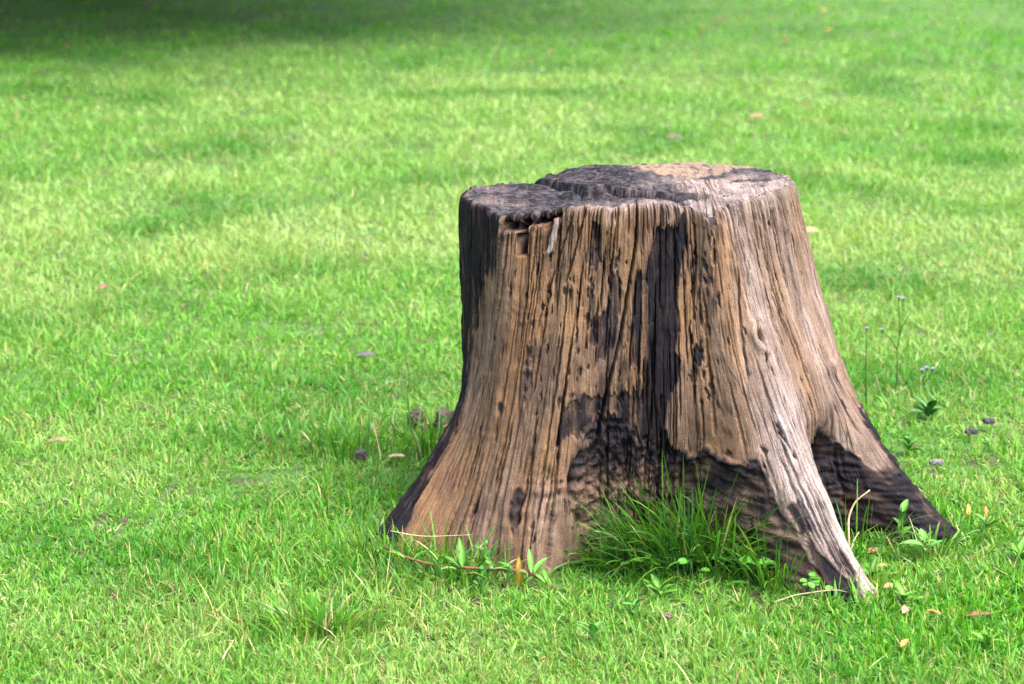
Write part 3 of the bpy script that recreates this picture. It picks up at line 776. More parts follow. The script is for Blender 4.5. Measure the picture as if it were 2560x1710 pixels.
def build_lawn():
    rng = np.random.default_rng(3)
    N = 680000
    d = (rng.uniform(24.0 ** -.75, 3.0 ** -.75, N)) ** (-1 / .75)
    ph = rng.uniform(R(-24), R(24), N)
    x = -.235 + d * np.sin(ph); y = -4.15 + d * np.cos(ph)
    # tufts: pull some blades towards clump centres
    k = 0.05
    cxr = np.floor(x / k) + .5 * 0; cyr = np.floor(y / k)
    hx = pn(cxr * .73 + 5, cyr * .91, 12); hy = pn(cxr * .81, cyr * .67 + 9, 13)
    tx = (cxr + .5 + hx) * k; ty = (cyr + .5 + hy) * k
    pull = rng.uniform(0, .45, N) * (d < 9)
    x += (tx - x) * pull; y += (ty - y) * pull
    rs = np.hypot(x, y); near = rs < 1.0
    keep = np.ones(N, bool)
    keep[near] = rs[near] > stump_radius(x[near], y[near], .022) + rng.uniform(-.012, .010, near.sum())
    # bare, trodden spots
    bare = pn(x * 3.1, y * 3.1, 14) + .5 * pn(x * 9, y * 9, 15)
    keep &= ~((bare > .45) & (rng.random(N) < .5))
    # worn earth just in front of the middle lobe
    worn = np.exp(-(((x + .17) / .13) ** 2 + ((y + .40) / .05) ** 2))
    keep &= rng.random(N) > worn * .7
    x, y, d = x[keep], y[keep], d[keep]; n = len(x)
    col, st = lawn_colour(rng, x, y, n)
    far = np.clip(d / 4.2, .8, 2.4)
    patch = 1 + .8 * pn(x * 2.2, y * 2.2, 16) + .5 * pn(x * 6, y * 6, 17)
    h = rng.gamma(9, 1 / 9., n) * .0235 * np.clip(patch, .55, 1.6) * np.clip(far, 1, 1.5)
    rs = np.hypot(x, y); edge = np.zeros(n); nr_ = rs < 1.0
    edge[nr_] = np.exp(-np.clip(rs[nr_] - stump_radius(x[nr_], y[nr_], .01), 0, 9) / .045)
    h *= 1 + 1.3 * edge * rng.random(n)
    big_ = 1 + .35 * np.clip((5.2 - d) / 1.4, 0, 1)
    w = rng.uniform(.0018, .0038, n) * far * big_; h *= 1 + .5 * (big_ - 1)
    wide = rng.random(n) < .12 + .2 * sstep(.1, .5, x) * (y < .2)
    w[wide] *= 1.55; h[wide] *= .85
    w[st] *= .6; h[st] *= rng.uniform(.8, 1.6, st.sum())
    lean = np.abs(rng.normal(.55, .42, n)); lean[st] = np.abs(rng.normal(.9, .4, st.sum()))
    curl = rng.normal(.55, .5, n)
    lean = np.clip(lean, 0, 1.45); curl = np.clip(curl, -.4, 1.75 - lean)
    az = rng.uniform(0, 2 * np.pi, n); tw = rng.normal(0, .6, n)
    P = np.stack([x, y, gz(x, y) - .003], -1)
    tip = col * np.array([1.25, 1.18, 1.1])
    dryt = rng.random(n) < .12; tip[dryt] = STRAW[1]
    ch = []
    for K, lo, hi in ((2, 0, 99),):
        m = (d >= lo) & (d < hi)
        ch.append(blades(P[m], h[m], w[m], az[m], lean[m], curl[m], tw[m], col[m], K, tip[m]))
    V, l, s, c = join(ch)
    o = link('lawn_grass', mesh_arrays('lawn_grass', V, l, s, {'col': c}), MAT_GRASS)
    tag(o, 'short bright green lawn grass with scattered dry straw blades', 'grass', kind='stuff')
build_lawn()

def clump(name, label, centre, spread, count, hrange, group=None, dark=1.0, out=0.6, seed=0, width=(.0028, .0050), avoid=True, dryp=.08, K=6):
    rng = np.random.default_rng(100 + seed)
    x = centre[0] + rng.normal(0, spread[0], count); y = centre[1] + rng.normal(0, spread[1], count)
    if avoid:
        k = np.hypot(x, y) > stump_radius(x, y) + .006
        x, y = x[k], y[k]
    n = len(x)
    h = rng.uniform(*hrange, n) * rng.uniform(.6, 1, n)
    w = rng.uniform(*width, n)
    dx, dy = x - centre[0], y - centre[1]
    az = np.arctan2(dy + rng.normal(0, spread[1] * .7, n) - .012, dx + rng.normal(0, spread[0] * .6, n))
    lean = np.clip(np.abs(rng.normal(.22, .22, n)) * out / .6, 0, .9)
    curl = np.clip(rng.normal(.55, .45, n) * out / .6, -.1, 1.9)
    col = np.array([[.035, .125, .012], [.05, .16, .014], [.075, .19, .016], [.04, .135, .03]])[rng.integers(0, 4, n)] * rng.uniform(.75, 1.3, (n, 1)) * dark
    st = rng.random(n) < dryp
    col[st] = STRAW[rng.integers(0, 4, st.sum())] * rng.uniform(.6, 1, (st.sum(), 1))
    P = np.stack([x, y, gz(x, y) - .004], -1)
    org = np.array([centre[0], centre[1], float(gz(*centre))])
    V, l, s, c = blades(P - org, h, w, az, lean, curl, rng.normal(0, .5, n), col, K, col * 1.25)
    o = link(name, mesh_arrays(name, V, l, s, {'col': c}), MAT_GRASS)
    o.location = org
    tag(o, label, 'grass clump', group)
    return o
G_ = 'tall grass clumps around the stump'
clump('grass_clump', 'dense tall dark green grass clump in the burnt hollow at the stump front', (.115, -.350), (.072, .030), 760, (.10, .265), G_, .88, .82, 1, dryp=.03, width=(.003, .0055))
clump('grass_clump', 'loose grass clump at the left end of the burnt hollow', (-.045, -.345), (.035, .018), 70, (.06, .15), G_, 1.1, 1.0, 2)
clump('grass_clump', 'upright grass clump against the left side of the pale front root', (.255, -.42), (.035, .035), 220, (.08, .21), G_, 1.05, .75, 3)
clump('grass_clump', 'sparse thin grass clump in the gap between the two right roots', (.40, -.27), (.035, .030), 34, (.10, .22), G_, 1.0, .85, 4)
clump('grass_clump', 'green grass clump over the tip of the left root', (-.485, -.325), (.05, .022), 170, (.05, .12), G_, 1.1, .6, 5)
clump('grass_clump', 'grass clump with arching blades before the middle lobe', (-.345, -.420), (.055, .022), 190, (.05, .115), G_, 1.15, .75, 6)
clump('grass_clump', 'low grass clump beside the tip of the right root', (.56, -.29), (.05, .03), 90, (.05, .10), G_, 1.2, .7, 7)
clump('grass_clump', 'tall green tuft on the lawn left of the stump', (-.62, .42), (.09, .06), 260, (.06, .12), 'taller tufts in the lawn', 1.25, .6, 8)
clump('grass_clump', 'taller tuft near the bottom edge of the lawn', (-.56, -.66), (.045, .03), 300, (.05, .10), 'taller tufts in the lawn', 1.4, .7, 9, dryp=.12)
clump('grass_clump', 'small tuft behind the stump on its left flank', (-.40, .40), (.05, .05), 130, (.07, .15), 'taller tufts in the lawn', 1.15, .6, 10)

# ------------------------------------------------------------------ leaves, weeds, debris
def leaf_mesh(name, L, W, col, fold=.35, droop=.5, round_=False, seg=6, tip=None, cup=0.0, wob=0.0, seed=0):
    """a leaf lying along +x from its base, with a folded midrib, droop and real thickness at the rib"""
    rng = np.random.default_rng(seed)
    t = np.linspace(0, 1, seg + 1)
    if round_: prof = np.sqrt(np.clip(1 - (2 * t - 1) ** 2, 0, 1)); prof[0] = .18
    else: prof = np.sin(np.pi * t ** .75) ** .85; prof[0] = .10
    ang = -droop * t + .25
    xs = np.concatenate([[0], np.cumsum(np.cos((ang[1:] + ang[:-1]) / 2)) * L / seg])
    zs = np.concatenate([[0], np.cumsum(np.sin((ang[1:] + ang[:-1]) / 2)) * L / seg])
    V = []; cols = []
    base = np.array(col); tipc = base if tip is None else np.array(tip)
    for i in range(seg + 1):
        hw = W / 2 * max(prof[i], .02)
        wv = wob * L * rng.normal(0, 1, 4)
        for jx, s in enumerate((-1, -.5, 0, .5, 1)):
            z = zs[i] + abs(s) * hw * fold + cup * hw * s * s + (wv[0] * s if jx != 2 else 0) * (.3 + t[i])
            V.append((xs[i] + (wv[1] * .4 if abs(s) == 1 else 0), s * hw + wv[2] * .2, z))
            c = base * (1 - t[i] ** 2) + tipc * t[i] ** 2
            if jx == 2: c = c * 1.25
            cols.append((*c, 1))
    n = (seg + 1) * 5
    top = np.array(V); bot = top - np.array([0, 0, max(.0006, W * .012)])
    V = np.concatenate([top, bot]); cols = np.array(cols + cols)
    i = np.arange(n).reshape(seg + 1, 5)
    q = np.stack([i[:-1, :-1], i[1:, :-1], i[1:, 1:], i[:-1, 1:]], -1).reshape(-1, 4)
    qb = (q + n)[:, ::-1]
    bd = np.concatenate([i[0, :], i[1:, -1], i[-1, -2::-1], i[-2:0:-1, 0]])
    bn = np.roll(bd, -1)
    qs = np.stack([bd, bn, bn + n, bd + n], -1)[:, ::-1]
    Q = np.concatenate([q, qb, qs])
    return mesh_arrays(name, V, Q.ravel(), np.full(len(Q), 4), {'col': cols})
def tube_mesh(name, pts, r0, r1, col, seg=6, col2=None):
    pts = np.asarray(pts, float); k = len(pts)
    tg = np.gradient(pts, axis=0); tg /= np.linalg.norm(tg, axis=1, keepdims=True)
    ref = np.array([0.13, .2, 1.0]); 
    if abs(tg[:, 2]).mean() > .8: ref = np.array([1.0, .1, 0])
    u = np.cross(tg, ref); u /= np.linalg.norm(u, axis=1, keepdims=True); v = np.cross(tg, u)
    an = np.linspace(0, 2 * np.pi, seg, endpoint=False); r = np.linspace(r0, r1, k)
    V = pts[:, None] + r[:, None, None] * (np.cos(an)[None, :, None] * u[:, None] + np.sin(an)[None, :, None] * v[:, None])
    i = np.arange(k * seg).reshape(k, seg); j = np.roll(i, -1, 1)
    q = np.stack([i[:-1], j[:-1], j[1:], i[1:]], -1).reshape(-1, 4)
    lo = np.concatenate([q.ravel(), i[0][::-1], i[-1]]); sz = np.concatenate([np.full(len(q), 4), [seg, seg]])
    t = np.linspace(0, 1, k)[:, None, None]
    c2 = col if col2 is None else col2
    cc = np.array(col)[None, None] * (1 - t) + np.array(c2)[None, None] * t
    cc = np.concatenate([np.broadcast_to(cc, (k, seg, 3)), np.ones((k, seg, 1))], -1).reshape(-1, 4)
    return mesh_arrays(name, V.reshape(-1, 3), lo, sz, {'col': cc})
def smooth_path(pts, n=14):
    p = np.asarray(pts, float); t = np.linspace(0, 1, len(p)); q = np.linspace(0, 1, n)
    return np.stack([hermite(t, p[:, c], q) for c in range(p.shape[1])], -1)
def put_leaf(parent, L, W, loc, az, pitch=0.0, roll=0.0, col=(.07, .22, .02), mat=None, name='leaf', **kw):
    o = link(name, leaf_mesh(name, L, W, col, **kw), mat or MAT_LEAF, parent)
    o.location = loc; o.rotation_euler = (roll, -pitch, az)
    return o

# --- creeping weed with a pink runner along the foot of the stump
e = empty('creeping_weed', (-.30, -.36, 0))
tag(e, 'creeping weed with pink stem and lance leaves along the stump foot', 'weed')
run = [(-.47, -.375, .056), (-.42, -.405, .044), (-.36, -.425, .037), (-.30, -.437, .037), (-.25, -.452, .040), (-.215, -.462, .042), (-.19, -.462, .030), (-.155, -.462, .006)]
pts = smooth_path(run, 26) - np.array([-.30, -.36, 0])
link('stem', tube_mesh('stem', pts, .0026, .0034, (.17, .12, .06), 7, (.26, .085, .075)), MAT_LEAF, e)
LG = (.085, .235, .030); LG2 = (.12, .29, .05)
for (x, y, z, az, pt, L, W, c) in (
        (-.325, -.44, .050, 1.75, 1.15, .085, .022, LG), (-.33, -.44, .050, 2.6, .55, .06, .016, LG), (-.335, -.445, .048, 3.3, .15, .045, .013, LG2),
        (-.235, -.462, .052, 2.95, .12, .055, .014, LG2), (-.235, -.46, .055, 2.7, .45, .045, .014, LG),
        (-.200, -.470, .050, 1.75, 1.2, .070, .017, LG2), (-.195, -.470, .050, .75, .75, .060, .018, LG2), (-.205, -.470, .048, 3.0, .25, .035, .012, LG),
        (-.175, -.475, .028, 2.55, .55, .060, .016, LG2), (-.172, -.472, .030, 1.9, .75, .055, .016, LG), (-.43, -.41, .058, 2.7, .35, .055, .014, LG2), (-.415, -.41, .055, .5, .6, .045, .012, LG)):
    put_leaf(e, L * .72, W * .72, (x + .30, y + .36, z * .8), az, pt * .85, 0, c, droop=.7, fold=.4, seed=int(abs(x * 999)))
# --- little round-leaved vine hanging over it
e = empty('trailing_vine', (-.285, -.44, 0))
tag(e, 'small vine with paired round leaves trailing down the stump foot', 'vine')
rgv = np.random.default_rng(8)
vp = smooth_path([(-.010, .03, .085), (.006, .012, .066), (.010, -.004, .050), (-.004, -.014, .032), (-.006, -.02, .016)], 12)
link('stem', tube_mesh('stem', vp, .0012, .0009, (.12, .20, .04), 6), MAT_LEAF, e)
for k in range(1, 12):
    for s in (-1, 1):
        p = vp[k]
        put_leaf(e, .0115 * rgv.uniform(.6, 1.1), .0105 * rgv.uniform(.7, 1.1), tuple(p + np.array([s * .001, -.002, 0]) + rgv.normal(0, .003, 3)), (0 if s > 0 else math.pi) + rgv.normal(0, .5), .35 + rgv.normal(0, .4), .5 * s + rgv.normal(0, .4), (.075, .21, .04), round_=True, droop=.3, fold=.1, seed=k)
# --- yellowing leaf standing upright before the front lobe
e = put_leaf(None, .065, .015, (-.222, -.452, .004), 1.7, 1.35, 0, (.36, .26, .03), name='upright_leaf', tip=(.42, .27, .06), droop=.25, fold=.5)
tag(e, 'yellowing leaf standing upright in front of the stump lobe', 'leaf')

# --- round-leaved ground weeds before the hollow
def round_weed(loc, label, spots, seed):
    rng = np.random.default_rng(seed)
    e = empty('round_leaf_weed', (loc[0], loc[1], float(gz(*loc))))
    tag(e, label, 'weed', 'round leaved weeds in front of the stump')
    for (x, y, s) in spots:
        z = rng.uniform(.028, .048)
        put_leaf(e, s, s * .95, (x - s / 2, y, z), rng.uniform(-.6, .6), -.1 + rng.normal(0, .2), rng.normal(.25, .25), np.array((.085, .27, .035)) * rng.uniform(.8, 1.25), round_=True, droop=.25, fold=.06, cup=.15, seed=seed)
        link('stem', tube_mesh('stem', smooth_path([(x * .6, y * .6, -.002), (x * .8 - s * .3, y * .8, z * .6), (x - s / 2, y, z)], 6), .0009, .0007, (.10, .22, .05), 5), MAT_LEAF, e)
rgw = np.random.default_rng(77)
def spots(k, sx, sy, smin=.016, smax=.030): return [(rgw.normal(0, sx), rgw.normal(0, sy), rgw.uniform(smin, smax)) for _ in range(k)]
round_weed((.145, -.40), 'bright round leaved weed below the tall grass clump, the left one', spots(15, .040, .028), 1)
round_weed((.225, -.445), 'round leaved weed between the tall grass clump and the pale front root', spots(12, .030, .022), 2)
round_weed((.305, -.520), 'small round leaved weed at the left of the pale root tip', spots(8, .018, .015, .012, .022), 3)
round_weed((.065, -.415), 'scattered round leaved weed left of the bright one', spots(8, .035, .02, .012, .022), 4)

# --- broad-leaved weeds
def rosette(name, label, loc, leaves, L, W, col, pitch=(.2, .9), seed=0, group=None, cat='weed', stemh=.02):
    rng = np.random.default_rng(seed)
    e = empty(name, (loc[0], loc[1], float(gz(*loc))))
    tag(e, label, cat, group)
    link('stem', tube_mesh('stem', smooth_path([(0, 0, -.004), (.002, 0, stemh * .6), (0, .002, stemh)], 5), .0022, .0018, np.array(col) * .9, 6), MAT_LEAF, e)
    for k in range(leaves):
        az = k * 2.4 + rng.normal(0, .3)
        put_leaf(e, L * .75 * rng.uniform(.6, 1.15), W * .7 * rng.uniform(.7, 1.15), (0, 0, stemh * (.35 + .65 * k / leaves)), az, rng.uniform(*pitch), rng.normal(0, .25), np.array(col) * rng.uniform(.8, 1.25), droop=rng.uniform(.4, 1.0), fold=.3, seed=seed * 50 + k)
GW = 'broad leaved weeds in the lawn'
rosette('broadleaf_weed', 'pale broad leaved weed before the blackened right root', (.53, -.335), 7, .058, .022, (.11, .30, .06), (.2, .8), 1, GW, stemh=.045)
rosette('broadleaf_weed', 'weed with two upright leaves against the blackened right root', (.50, -.262), 4, .045, .020, (.10, .26, .04), (.6, 1.2), 2, GW, stemh=.085)
rosette('broadleaf_weed', 'dark leafy weed rosette on the lawn right of the stump', (.714, .60), 12, .07, .028, (.045, .17, .03), (.15, .8), 3, GW, stemh=.03)
rosette('broadleaf_weed', 'leafy weed on the lawn just behind the right root', (.62, .33), 9, .055, .022, (.09, .26, .05), (.2, .8), 4, GW, stemh=.03)
rosette('broadleaf_weed', 'small weed with leaning leaves right of the pale root', (.415, -.44), 6, .06, .018, (.075, .21, .03), (.3, 1.0), 5, GW, stemh=.02)
rosette('broadleaf_weed', 'low weed in the bottom grass below the front lobe', (-.02, -.60), 6, .045, .020, (.085, .27, .05), (.2, .9), 6, GW, stemh=.03)
rosette('broadleaf_weed', 'weed with upright leaves near the bottom centre edge', (-.10, -.72), 5, .05, .020, (.10, .29, .05), (.5, 1.1), 7, GW, stemh=.035)
rosette('broadleaf_weed', 'yellow green weed by the tip of the right root', (.675, -.20), 6, .05, .018, (.13, .27, .04), (.4, 1.0), 8, GW, stemh=.04)
rosette('broadleaf_weed', 'broad bladed weed at the far right edge of the lawn', (.70, -.36), 8, .075, .016, (.10, .27, .03), (.2, .8), 9, GW, stemh=.02)
rosette('broadleaf_weed', 'broad bladed weed in the bottom right corner', (.56, -.76), 8, .065, .016, (.11, .28, .03), (.2, .8), 10, GW, stemh=.02)
rosette('broadleaf_weed', 'wide leaved weed right below the front lobe of the stump', (.03, -.50), 7, .055, .018, (.09, .26, .03), (.2, .8), 11, GW, stemh=.02)
rosette('broadleaf_weed', 'green weed beside the tip of the pale front root', (.455, -.56), 7, .055, .018, (.10, .25, .03), (.3, .9), 12, GW, stemh=.02)

# --- thin flowering stems to the right
def flower_stem(label, loc, paths, flowers, col=(.035, .045, .02), petal=(.30, .22, .55)):
    e = empty('flowering_weed', (loc[0], loc[1], float(gz(*loc))))
    tag(e, label, 'wildflower', 'thin flowering weeds right of the stump')
    for k, p in enumerate(paths):
        link('stem', tube_mesh('stem', smooth_path(p, 12), .0019 if k == 0 else .0013, .0010, col, 6, (.06, .11, .03)), MAT_LEAF, e)
    for f, (x, y, z) in enumerate(flowers):
        V = []; Q = []; cc = []
        for k in range(9):
            a = k * 2 * math.pi / 9; r = .0055
            b = len(V)
            ca, sa = math.cos(a), math.sin(a); tx, ty = -sa, ca
            for rr_, zz, w in ((.0008, 0, .0006), (r * .6, .004, .0016), (r, .0045, .0006)):
                V += [(ca * rr_ - tx * w, sa * rr_ - ty * w, zz), (ca * rr_ + tx * w, sa * rr_ + ty * w, zz)]
            Q += [(b, b + 1, b + 3, b + 2), (b + 2, b + 3, b + 5, b + 4)]
            cc += [(*petal, 1)] * 6
        o = link('flower', mesh_arrays('flower', np.array(V), np.array(Q).ravel(), np.full(len(Q), 4), {'col': np.array(cc)}), MAT_LEAF, e)
        o.location = (x, y, z)
        link('flower_base', tube_mesh('flower_base', [(x, y, z - .007), (x, y, z - .003), (x, y, z + .0015)], .0012, .0028, (.07, .12, .04), 6), MAT_LEAF, e)
flower_stem('branched thin weed with purple flowers standing right of the stump', (.673, .813),
            [[(0, 0, -.004), (.004, 0, .06), (.001, 0, .115)], [(.001, 0, .115), (.010, 0, .165), (.03, 0, .205)], [(.001, 0, .115), (-.010, 0, .135), (-.032, 0, .158)], [(.006, 0, .15), (.004, 0, .19), (.0, 0, .236)]],
            [(0, 0, .240), (.012, .004, .236), (-.034, 0, .162)])
flower_stem('single thin weed stem with a small purple bud beside the stump', (.591, .717), [[(0, 0, -.004), (-.004, 0, .08), (-.006, 0, .182)]], [(-.006, 0, .188)])
flower_stem('low weed with three small purple flowers in the lawn', (.74, .83), [[(0, 0, -.003), (.002, 0, .03), (0, 0, .055)], [(0, 0, .02), (.015, 0, .04), (.024, 0, .058)], [(0, 0, .02), (.006, .004, .04), (.012, .01, .058)]],
            [(0, 0, .059), (.024, 0, .062), (.012, .01, .062)])

# --- dead leaves
def dead_leaf(label, loc, L, W, col, az, z=.030, pitch=.1, roll=.0, droop=.6, tip=None, seed=0, wob=.035, group='dead leaves on the lawn'):
    o = put_leaf(None, L * .85, W * .8, (loc[0], loc[1], float(gz(*loc)) + z * .55), az, pitch, roll, tuple(np.array(col) * .62), MAT_DRY, 'dead_leaf', droop=droop, fold=.25, tip=tip, wob=wob, seed=seed)
    tag(o, label, 'dead leaf', group)
GREY = (.10, .09, .10); BRN = (.20, .11, .06); TAN = (.42, .32, .20); ORG = (.42, .20, .05); PNK = (.40, .25, .18); YEL = (.55, .45, .03)
dead_leaf('curled dark grey dead leaf on the lawn left of the stump', (-.63, 1.17), .07, .022, GREY, .1, .042, .05, .5, .8, seed=1)
dead_leaf('pale tan dead leaf lying left of the stump foot', (-.50, .30), .052, .016, TAN, -.45, .038, .15, .3, .5, seed=2)
dead_leaf('brown dead leaf by the left edge of the lawn', (-1.26, .44), .055, .022, BRN, .3, .036, .1, .3, .8, (.35, .22, .13), seed=3)
dead_leaf('small orange dead leaf nearest the pale root tip', (.43, -.40), .035, .013, (.45, .30, .10), .2, .03, .1, .2, .5, seed=4)
dead_leaf('yellow tan dead leaf right of the pale root tip', (.425, -.50), .045, .017, (.48, .33, .13), -.4, .030, .2, .4, .7, seed=5)
dead_leaf('pinkish curled dead leaf among grass at the lower right', (.44, -.625), .038, .018, PNK, 1.0, .028, .2, .5, .9, seed=6)
dead_leaf('orange brown dead leaf beside the pinkish one', (.505, -.640), .034, .018, ORG, 2.5, .030, .2, .2, .8, seed=7)
dead_leaf('long reddish dead leaf at the lower right', (.545, -.645), .060, .014, (.25, .09, .05), .15, .028, .05, .3, .5, seed=8)
dead_leaf('bright orange dead leaf near the bottom right edge', (.41, -.785), .028, .014, (.55, .27, .06), .8, .032, .4, .2, .6, seed=9)
dead_leaf('yellow dead leaf near the tip of the blackened root', (.66, -.11), .035, .013, (.55, .36, .07), 1.4, .026, .9, .2, .4, seed=11)
dead_leaf('orange dead leaf beyond the tip of the blackened root', (.695, -.12), .032, .012, (.48, .22, .06), 1.7, .026, .9, .1, .4, seed=12)
dead_leaf('brown leaf litter piece between the right roots', (.425, -.315), .045, .016, (.33, .16, .08), .4, .022, .2, .3, .8, seed=15)
dead_leaf('tan dead leaf on the far lawn above the stump top', (.80, 5.25), .09, .045, (.30, .20, .11), .1, .05, .05, .3, .7, seed=16)
dead_leaf('greyish dead leaf on the lawn just behind the stump top', (.40, 4.67), .09, .05, (.16, .11, .08), .2, .05, .05, .3, .9, seed=17)
dead_leaf('tan dead leaf beside the right edge of the stump top', (.71, 2.72), .07, .04, (.40, .27, .13), .4, .045, .1, .3, .8, seed=18)
dead_leaf('brown dead leaf in the left part of the lawn', (-1.42, 1.93), .05, .03, BRN, .9, .04, .2, .3, .8, seed=19)
for lb, p, c, L, W, az in (
        ('yellow leaf near the top right edge of the lawn', (2.29, 10.75), YEL, .12, .09, .2), ('yellow leaf on the far lawn, the middle of three', (1.77, 9.98), YEL, .12, .08, .6),
        ('yellow leaf on the far lawn, the lowest of three', (1.63, 8.84), YEL, .11, .08, .1), ('reddish leaf on the far lawn at the top centre right', (1.05, 9.53), ORG, .10, .06, .4),
        ('orange brown leaf on the far lawn below the reddish one', (.86, 8.75), (.40, .18, .06), .16, .08, -.1), ('dark orange leaf on the far lawn right of the stump top', (1.29, 8.17), (.34, .15, .05), .12, .07, .3),
        ('tan leaf on the far lawn left of the stump top', (-.05, 7.78), (.36, .25, .10), .14, .07, .2), ('long pinkish leaf in the dark shade at top left', (-2.66, 10.3), (.42, .24, .18), .24, .09, .9),
        ('pinkish leaf in the shade at the top left edge', (-2.25, 10.62), (.42, .25, .18), .18, .08, .6), ('small reddish leaf in the shade by the left edge', (-2.74, 8.06), (.38, .18, .10), .12, .05, 1.2),
        ('tan leaf in the shade below the long pinkish one', (-2.35, 9.9), (.36, .24, .13), .14, .07, .2), ('brown leaf in the shade left of the long pinkish one', (-3.0, 9.4), (.30, .18, .10), .14, .06, -.4)):
    dead_leaf(lb, p, L * .62, W * .62, tuple(np.array(c) * .6), az, .045, .2, .15, .5, seed=int(abs(p[0] * 1000)), wob=.02, group='fallen leaves on the far lawn')

# --- charred and bark lumps
def lump(name, label, loc, size, col, cat, seed, z=.0, group=None, rot=0.):
    n, mrow = 26, 15
    u = np.linspace(0, 2 * np.pi, n, endpoint=False); v = np.linspace(.06, np.pi - .06, mrow)
    U, Vv = np.meshgrid(u, v)
    sq = lambda c, e: np.sign(c) * np.abs(c) ** e
    X = sq(np.sin(Vv), .7) * sq(np.cos(U), .7); Y = sq(np.sin(Vv), .7) * sq(np.sin(U), .7); Z = sq(np.cos(Vv), .6)
    nz = 1 + .35 * pn(X * 1.6 + seed, Y * 1.6 + Z * 1.3, 1) + .30 * pn(X * 4 + seed, Y * 4 - Z * 3, 2) + .14 * pn(X * 9 + Z * 7, Y * 9 + seed, 3)
    P = np.stack([X * nz * size[0] / 2, Y * nz * size[1] / 2, Z * nz * size[2] / 2 + size[2] * .4], -1)
    i = np.arange(n * mrow).reshape(mrow, n); j = np.roll(i, -1, 1)
    q = np.stack([i[:-1], i[1:], j[1:], j[:-1]], -1).reshape(-1, 4)
    lo = np.concatenate([q.ravel(), i[0], i[-1][::-1]]); sz = np.concatenate([np.full(len(q), 4), [n, n]])
    cc = np.array(col)[None] * (1 + .9 * pn(X * 5, Y * 5 + Z * 3, 5)).reshape(-1, 1)
    cc = np.concatenate([np.clip(cc, .004, 1), np.ones((len(cc), 1))], 1)
    o = link(name, mesh_arrays(name, P.reshape(-1, 3), lo, sz, {'col': cc}, smooth=False), MAT_DRY)
    o.location = (loc[0], loc[1], float(gz(*loc)) + z); o.rotation_euler = (0, 0, rot)
    tag(o, label, cat, group)
GL = 'wood debris around the stump'
lump('bark_chunk', 'rough brown bark chunk lying farther left behind the stump', (-.450, .575), (.045, .038, .050), (.055, .036, .030), 'bark chunk', 1, 0, GL, .4)
lump('bark_chunk', 'dark bark chunk tucked against the left rear of the stump', (-.378, .555), (.062, .045, .055), (.050, .032, .024), 'bark chunk', 2, 0, GL, -.3)
lump('charcoal_lump', 'black charcoal lump on the right lawn, nearer of two', (.775, .43), (.026, .016, .013), (.035, .035, .035), 'charcoal', 3, .022, GL)
lump('charcoal_lump', 'black charcoal lump on the right lawn, farther of two', (.832, .515), (.028, .015, .014), (.040, .04, .045), 'charcoal', 4, .022, GL)
lump('charcoal_lump', 'grey white ash lump on the lawn behind the right root', (.655, .20), (.030, .016, .011), (.13, .13, .13), 'charcoal', 5, .024, GL, .2)
lump('charcoal_lump', 'small dark lump left of the bark chunks', (-.56, .30), (.026, .02, .02), (.05, .04, .04), 'charcoal', 6, .018, GL)
lump('bark_chunk', 'small pinkish wood chip near the left foot of the stump', (-.43, .50), (.022, .016, .016), (.33, .20, .16), 'wood chip', 7, .022, GL)
lump('bark_chunk', 'small grey bark bit in the bottom centre grass', (.03, -.645), (.020, .013, .010), (.10, .075, .06), 'bark chunk', 8, .02, GL)
lump('bark_chunk', 'orange brown wood bits under the pink creeping stem', (-.245, -.435), (.022, .016, .010), (.12, .06, .03), 'wood chip', 9, .0, GL)

# --- dry straws
def straw(label, pts, r=.0016, col=(.50, .40, .24), group='dry straws'):
    b = np.array(pts[0], float)
    o = link('dry_stalk', tube_mesh('dry_stalk', smooth_path(np.array(pts) - b, 16), r, r * .45, col, 6), MAT_DRY)
    o.location = b
    tag(o, label, 'dry stalk', group)
straw('forked pale dry stalk standing in the hollow between the right roots', [(.405, -.255, .0), (.402, -.25, .06), (.412, -.245, .095), (.440, -.25, .125)], .0028)
straw('short pale dry stalk below the forked one between the right roots', [(.400, -.285, .0), (.408, -.282, .035), (.418, -.28, .052)], .0022)
straw('thin dry twig lying in front of the pale root tip', [(.22, -.60, .034), (.27, -.585, .044), (.33, -.555, .040), (.36, -.54, .03)], .0014, (.28, .21, .15))
straw('dry straw crossing over the left root', [(-.46, -.34, .075), (-.40, -.36, .072), (-.31, -.37, .078)], .0009, (.5, .42, .27))
straw('leaning dry straw left of the stump foot', [(-.515, .28, .02), (-.522, .285, .06), (-.532, .29, .10)], .0010, (.6, .55, .33))
o_ = None

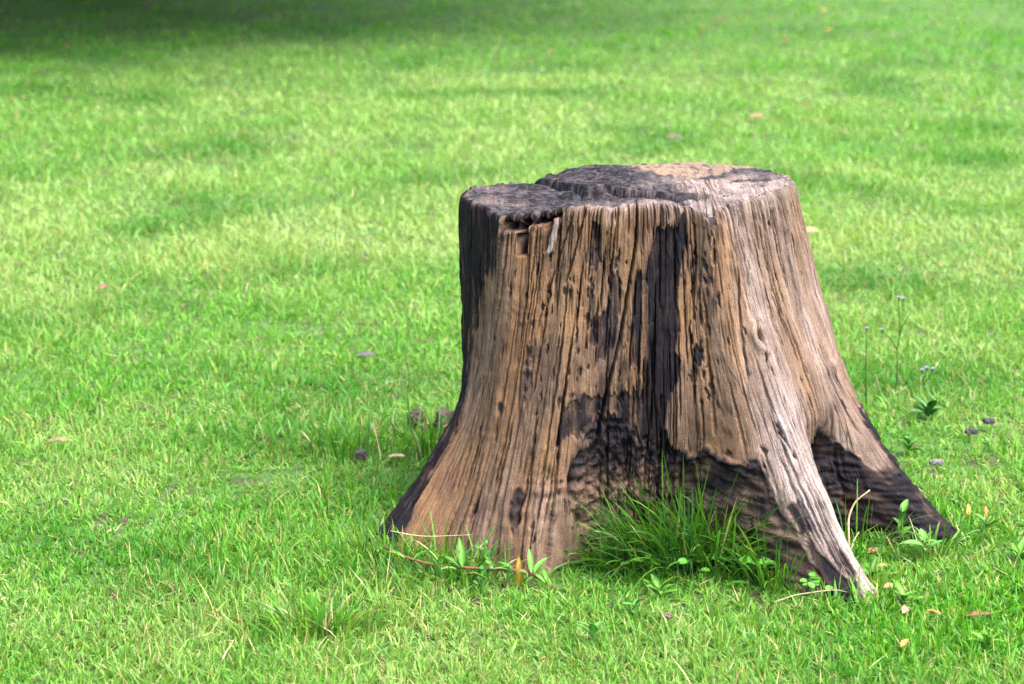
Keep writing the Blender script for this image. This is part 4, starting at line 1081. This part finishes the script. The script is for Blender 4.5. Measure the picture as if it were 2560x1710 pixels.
# ------------------------------------------------------------------ shade tree behind the lawn (casts the shade at the top left)
def shade_tree(label, loc, height, crown_r, crown_z, seed, leaves, lean=0.0):
    rng = np.random.default_rng(seed)
    e = empty('shade_tree', (*loc, float(gz(*loc))))
    tag(e, label, 'tree', 'trees beyond the lawn')
    bark = NT('tree_bark'); geo = bark.n('ShaderNodeNewGeometry')
    nz = bark.noise(geo.outputs['Position'], 1.0, 5, .6, (18, 18, 4))
    p = bark.n('ShaderNodeBsdfPrincipled', Roughness=.9)
    bark.l(bark.mix(bark.rng(nz, .3, .7), (.06, .045, .035), (.19, .15, .12)), p.inputs['Base Color'])
    b = bark.n('ShaderNodeBump', Strength=.8, Distance=.02); bark.l(nz, b.inputs['Height']); bark.l(b.outputs[0], p.inputs['Normal'])
    bark.l(p.outputs[0], bark.out.inputs['Surface'])
    trunk = smooth_path([(0, 0, -.1), (.05, .02, 1.2), (.0, .1, 2.6), (.1, .05, height * .62)], 14)
    link('trunk', tube_mesh('trunk', trunk, .34, .13, (.1, .08, .06), 14), bark.m, e)
    tips = []
    for k in range(11):
        t = rng.uniform(.45, 1.0); b0 = trunk[int(t * 13)]
        az = k * 2.399 + rng.normal(0, .2); L = crown_r * rng.uniform(.6, .95)
        rise = rng.uniform(.15, .8)
        mid = b0 + np.array([math.cos(az) * L * .5, math.sin(az) * L * .5, L * rise * .6])
        end = b0 + np.array([math.cos(az) * L, math.sin(az) * L, L * rise * .8])
        link('limb', tube_mesh('limb', smooth_path([b0, mid, end], 9), .11, .02, (.1, .08, .06), 8), bark.m, e)
        tips += [mid, end]
    # clumps of leaves in an uneven crown
    nc = 150
    v = rng.normal(0, 1, (nc, 3)); v /= np.linalg.norm(v, axis=1, keepdims=True)
    cen = v * (rng.random((nc, 1)) ** .45) * np.array([crown_r, crown_r, (height - crown_z) * .55]) + np.array([0, 0, (height + crown_z) / 2])
    cen[:, 1] -= lean; cen = np.concatenate([cen, np.array(tips)]); nc = len(cen)
    cr = rng.uniform(.5, 1.1, nc)
    pick = rng.integers(0, nc, leaves)
    dv = rng.normal(0, 1, (leaves, 3)); dv /= np.linalg.norm(dv, axis=1, keepdims=True)
    pos = cen[pick] + dv * (cr[pick] * rng.random(leaves) ** .4)[:, None]
    L = rng.uniform(.10, .20, leaves); W = L * rng.uniform(.42, .6, leaves)
    d1 = rng.normal(0, 1, (leaves, 3)); d1[:, 2] -= .4; d1 /= np.linalg.norm(d1, axis=1, keepdims=True)
    d2 = np.cross(d1, rng.normal(0, 1, (leaves, 3)) + np.array([0, 0, 1.5])); d2 /= np.linalg.norm(d2, axis=1, keepdims=True) + 1e-9
    Pm = pos + d1 * (L * .5)[:, None]
    V = np.stack([pos, Pm - d2 * (W / 2)[:, None], pos + d1 * L[:, None], Pm + d2 * (W / 2)[:, None]], 1)
    col = np.array([.05, .12, .02])[None] * rng.uniform(.6, 1.5, (leaves, 1))
    cc = np.concatenate([np.repeat(col[:, None], 4, 1), np.ones((leaves, 4, 1))], -1).reshape(-1, 4)
    lo = np.arange(leaves * 4)
    cro = link('crown', mesh_arrays('crown', V.reshape(-1, 3), lo, np.full(leaves, 4), {'col': cc}, smooth=False), MAT_CANOPY, e)
shade_tree('leafy shade tree beyond the dark grass at the back left', (-3.3, 11.6), 6.4, 5.4, 1.15, 5, 125000, 1.3)
shade_tree('leafy shade tree farther left beyond the dark grass', (-6.2, 12.4), 7.0, 4.6, 1.2, 6, 70000, 1.6)
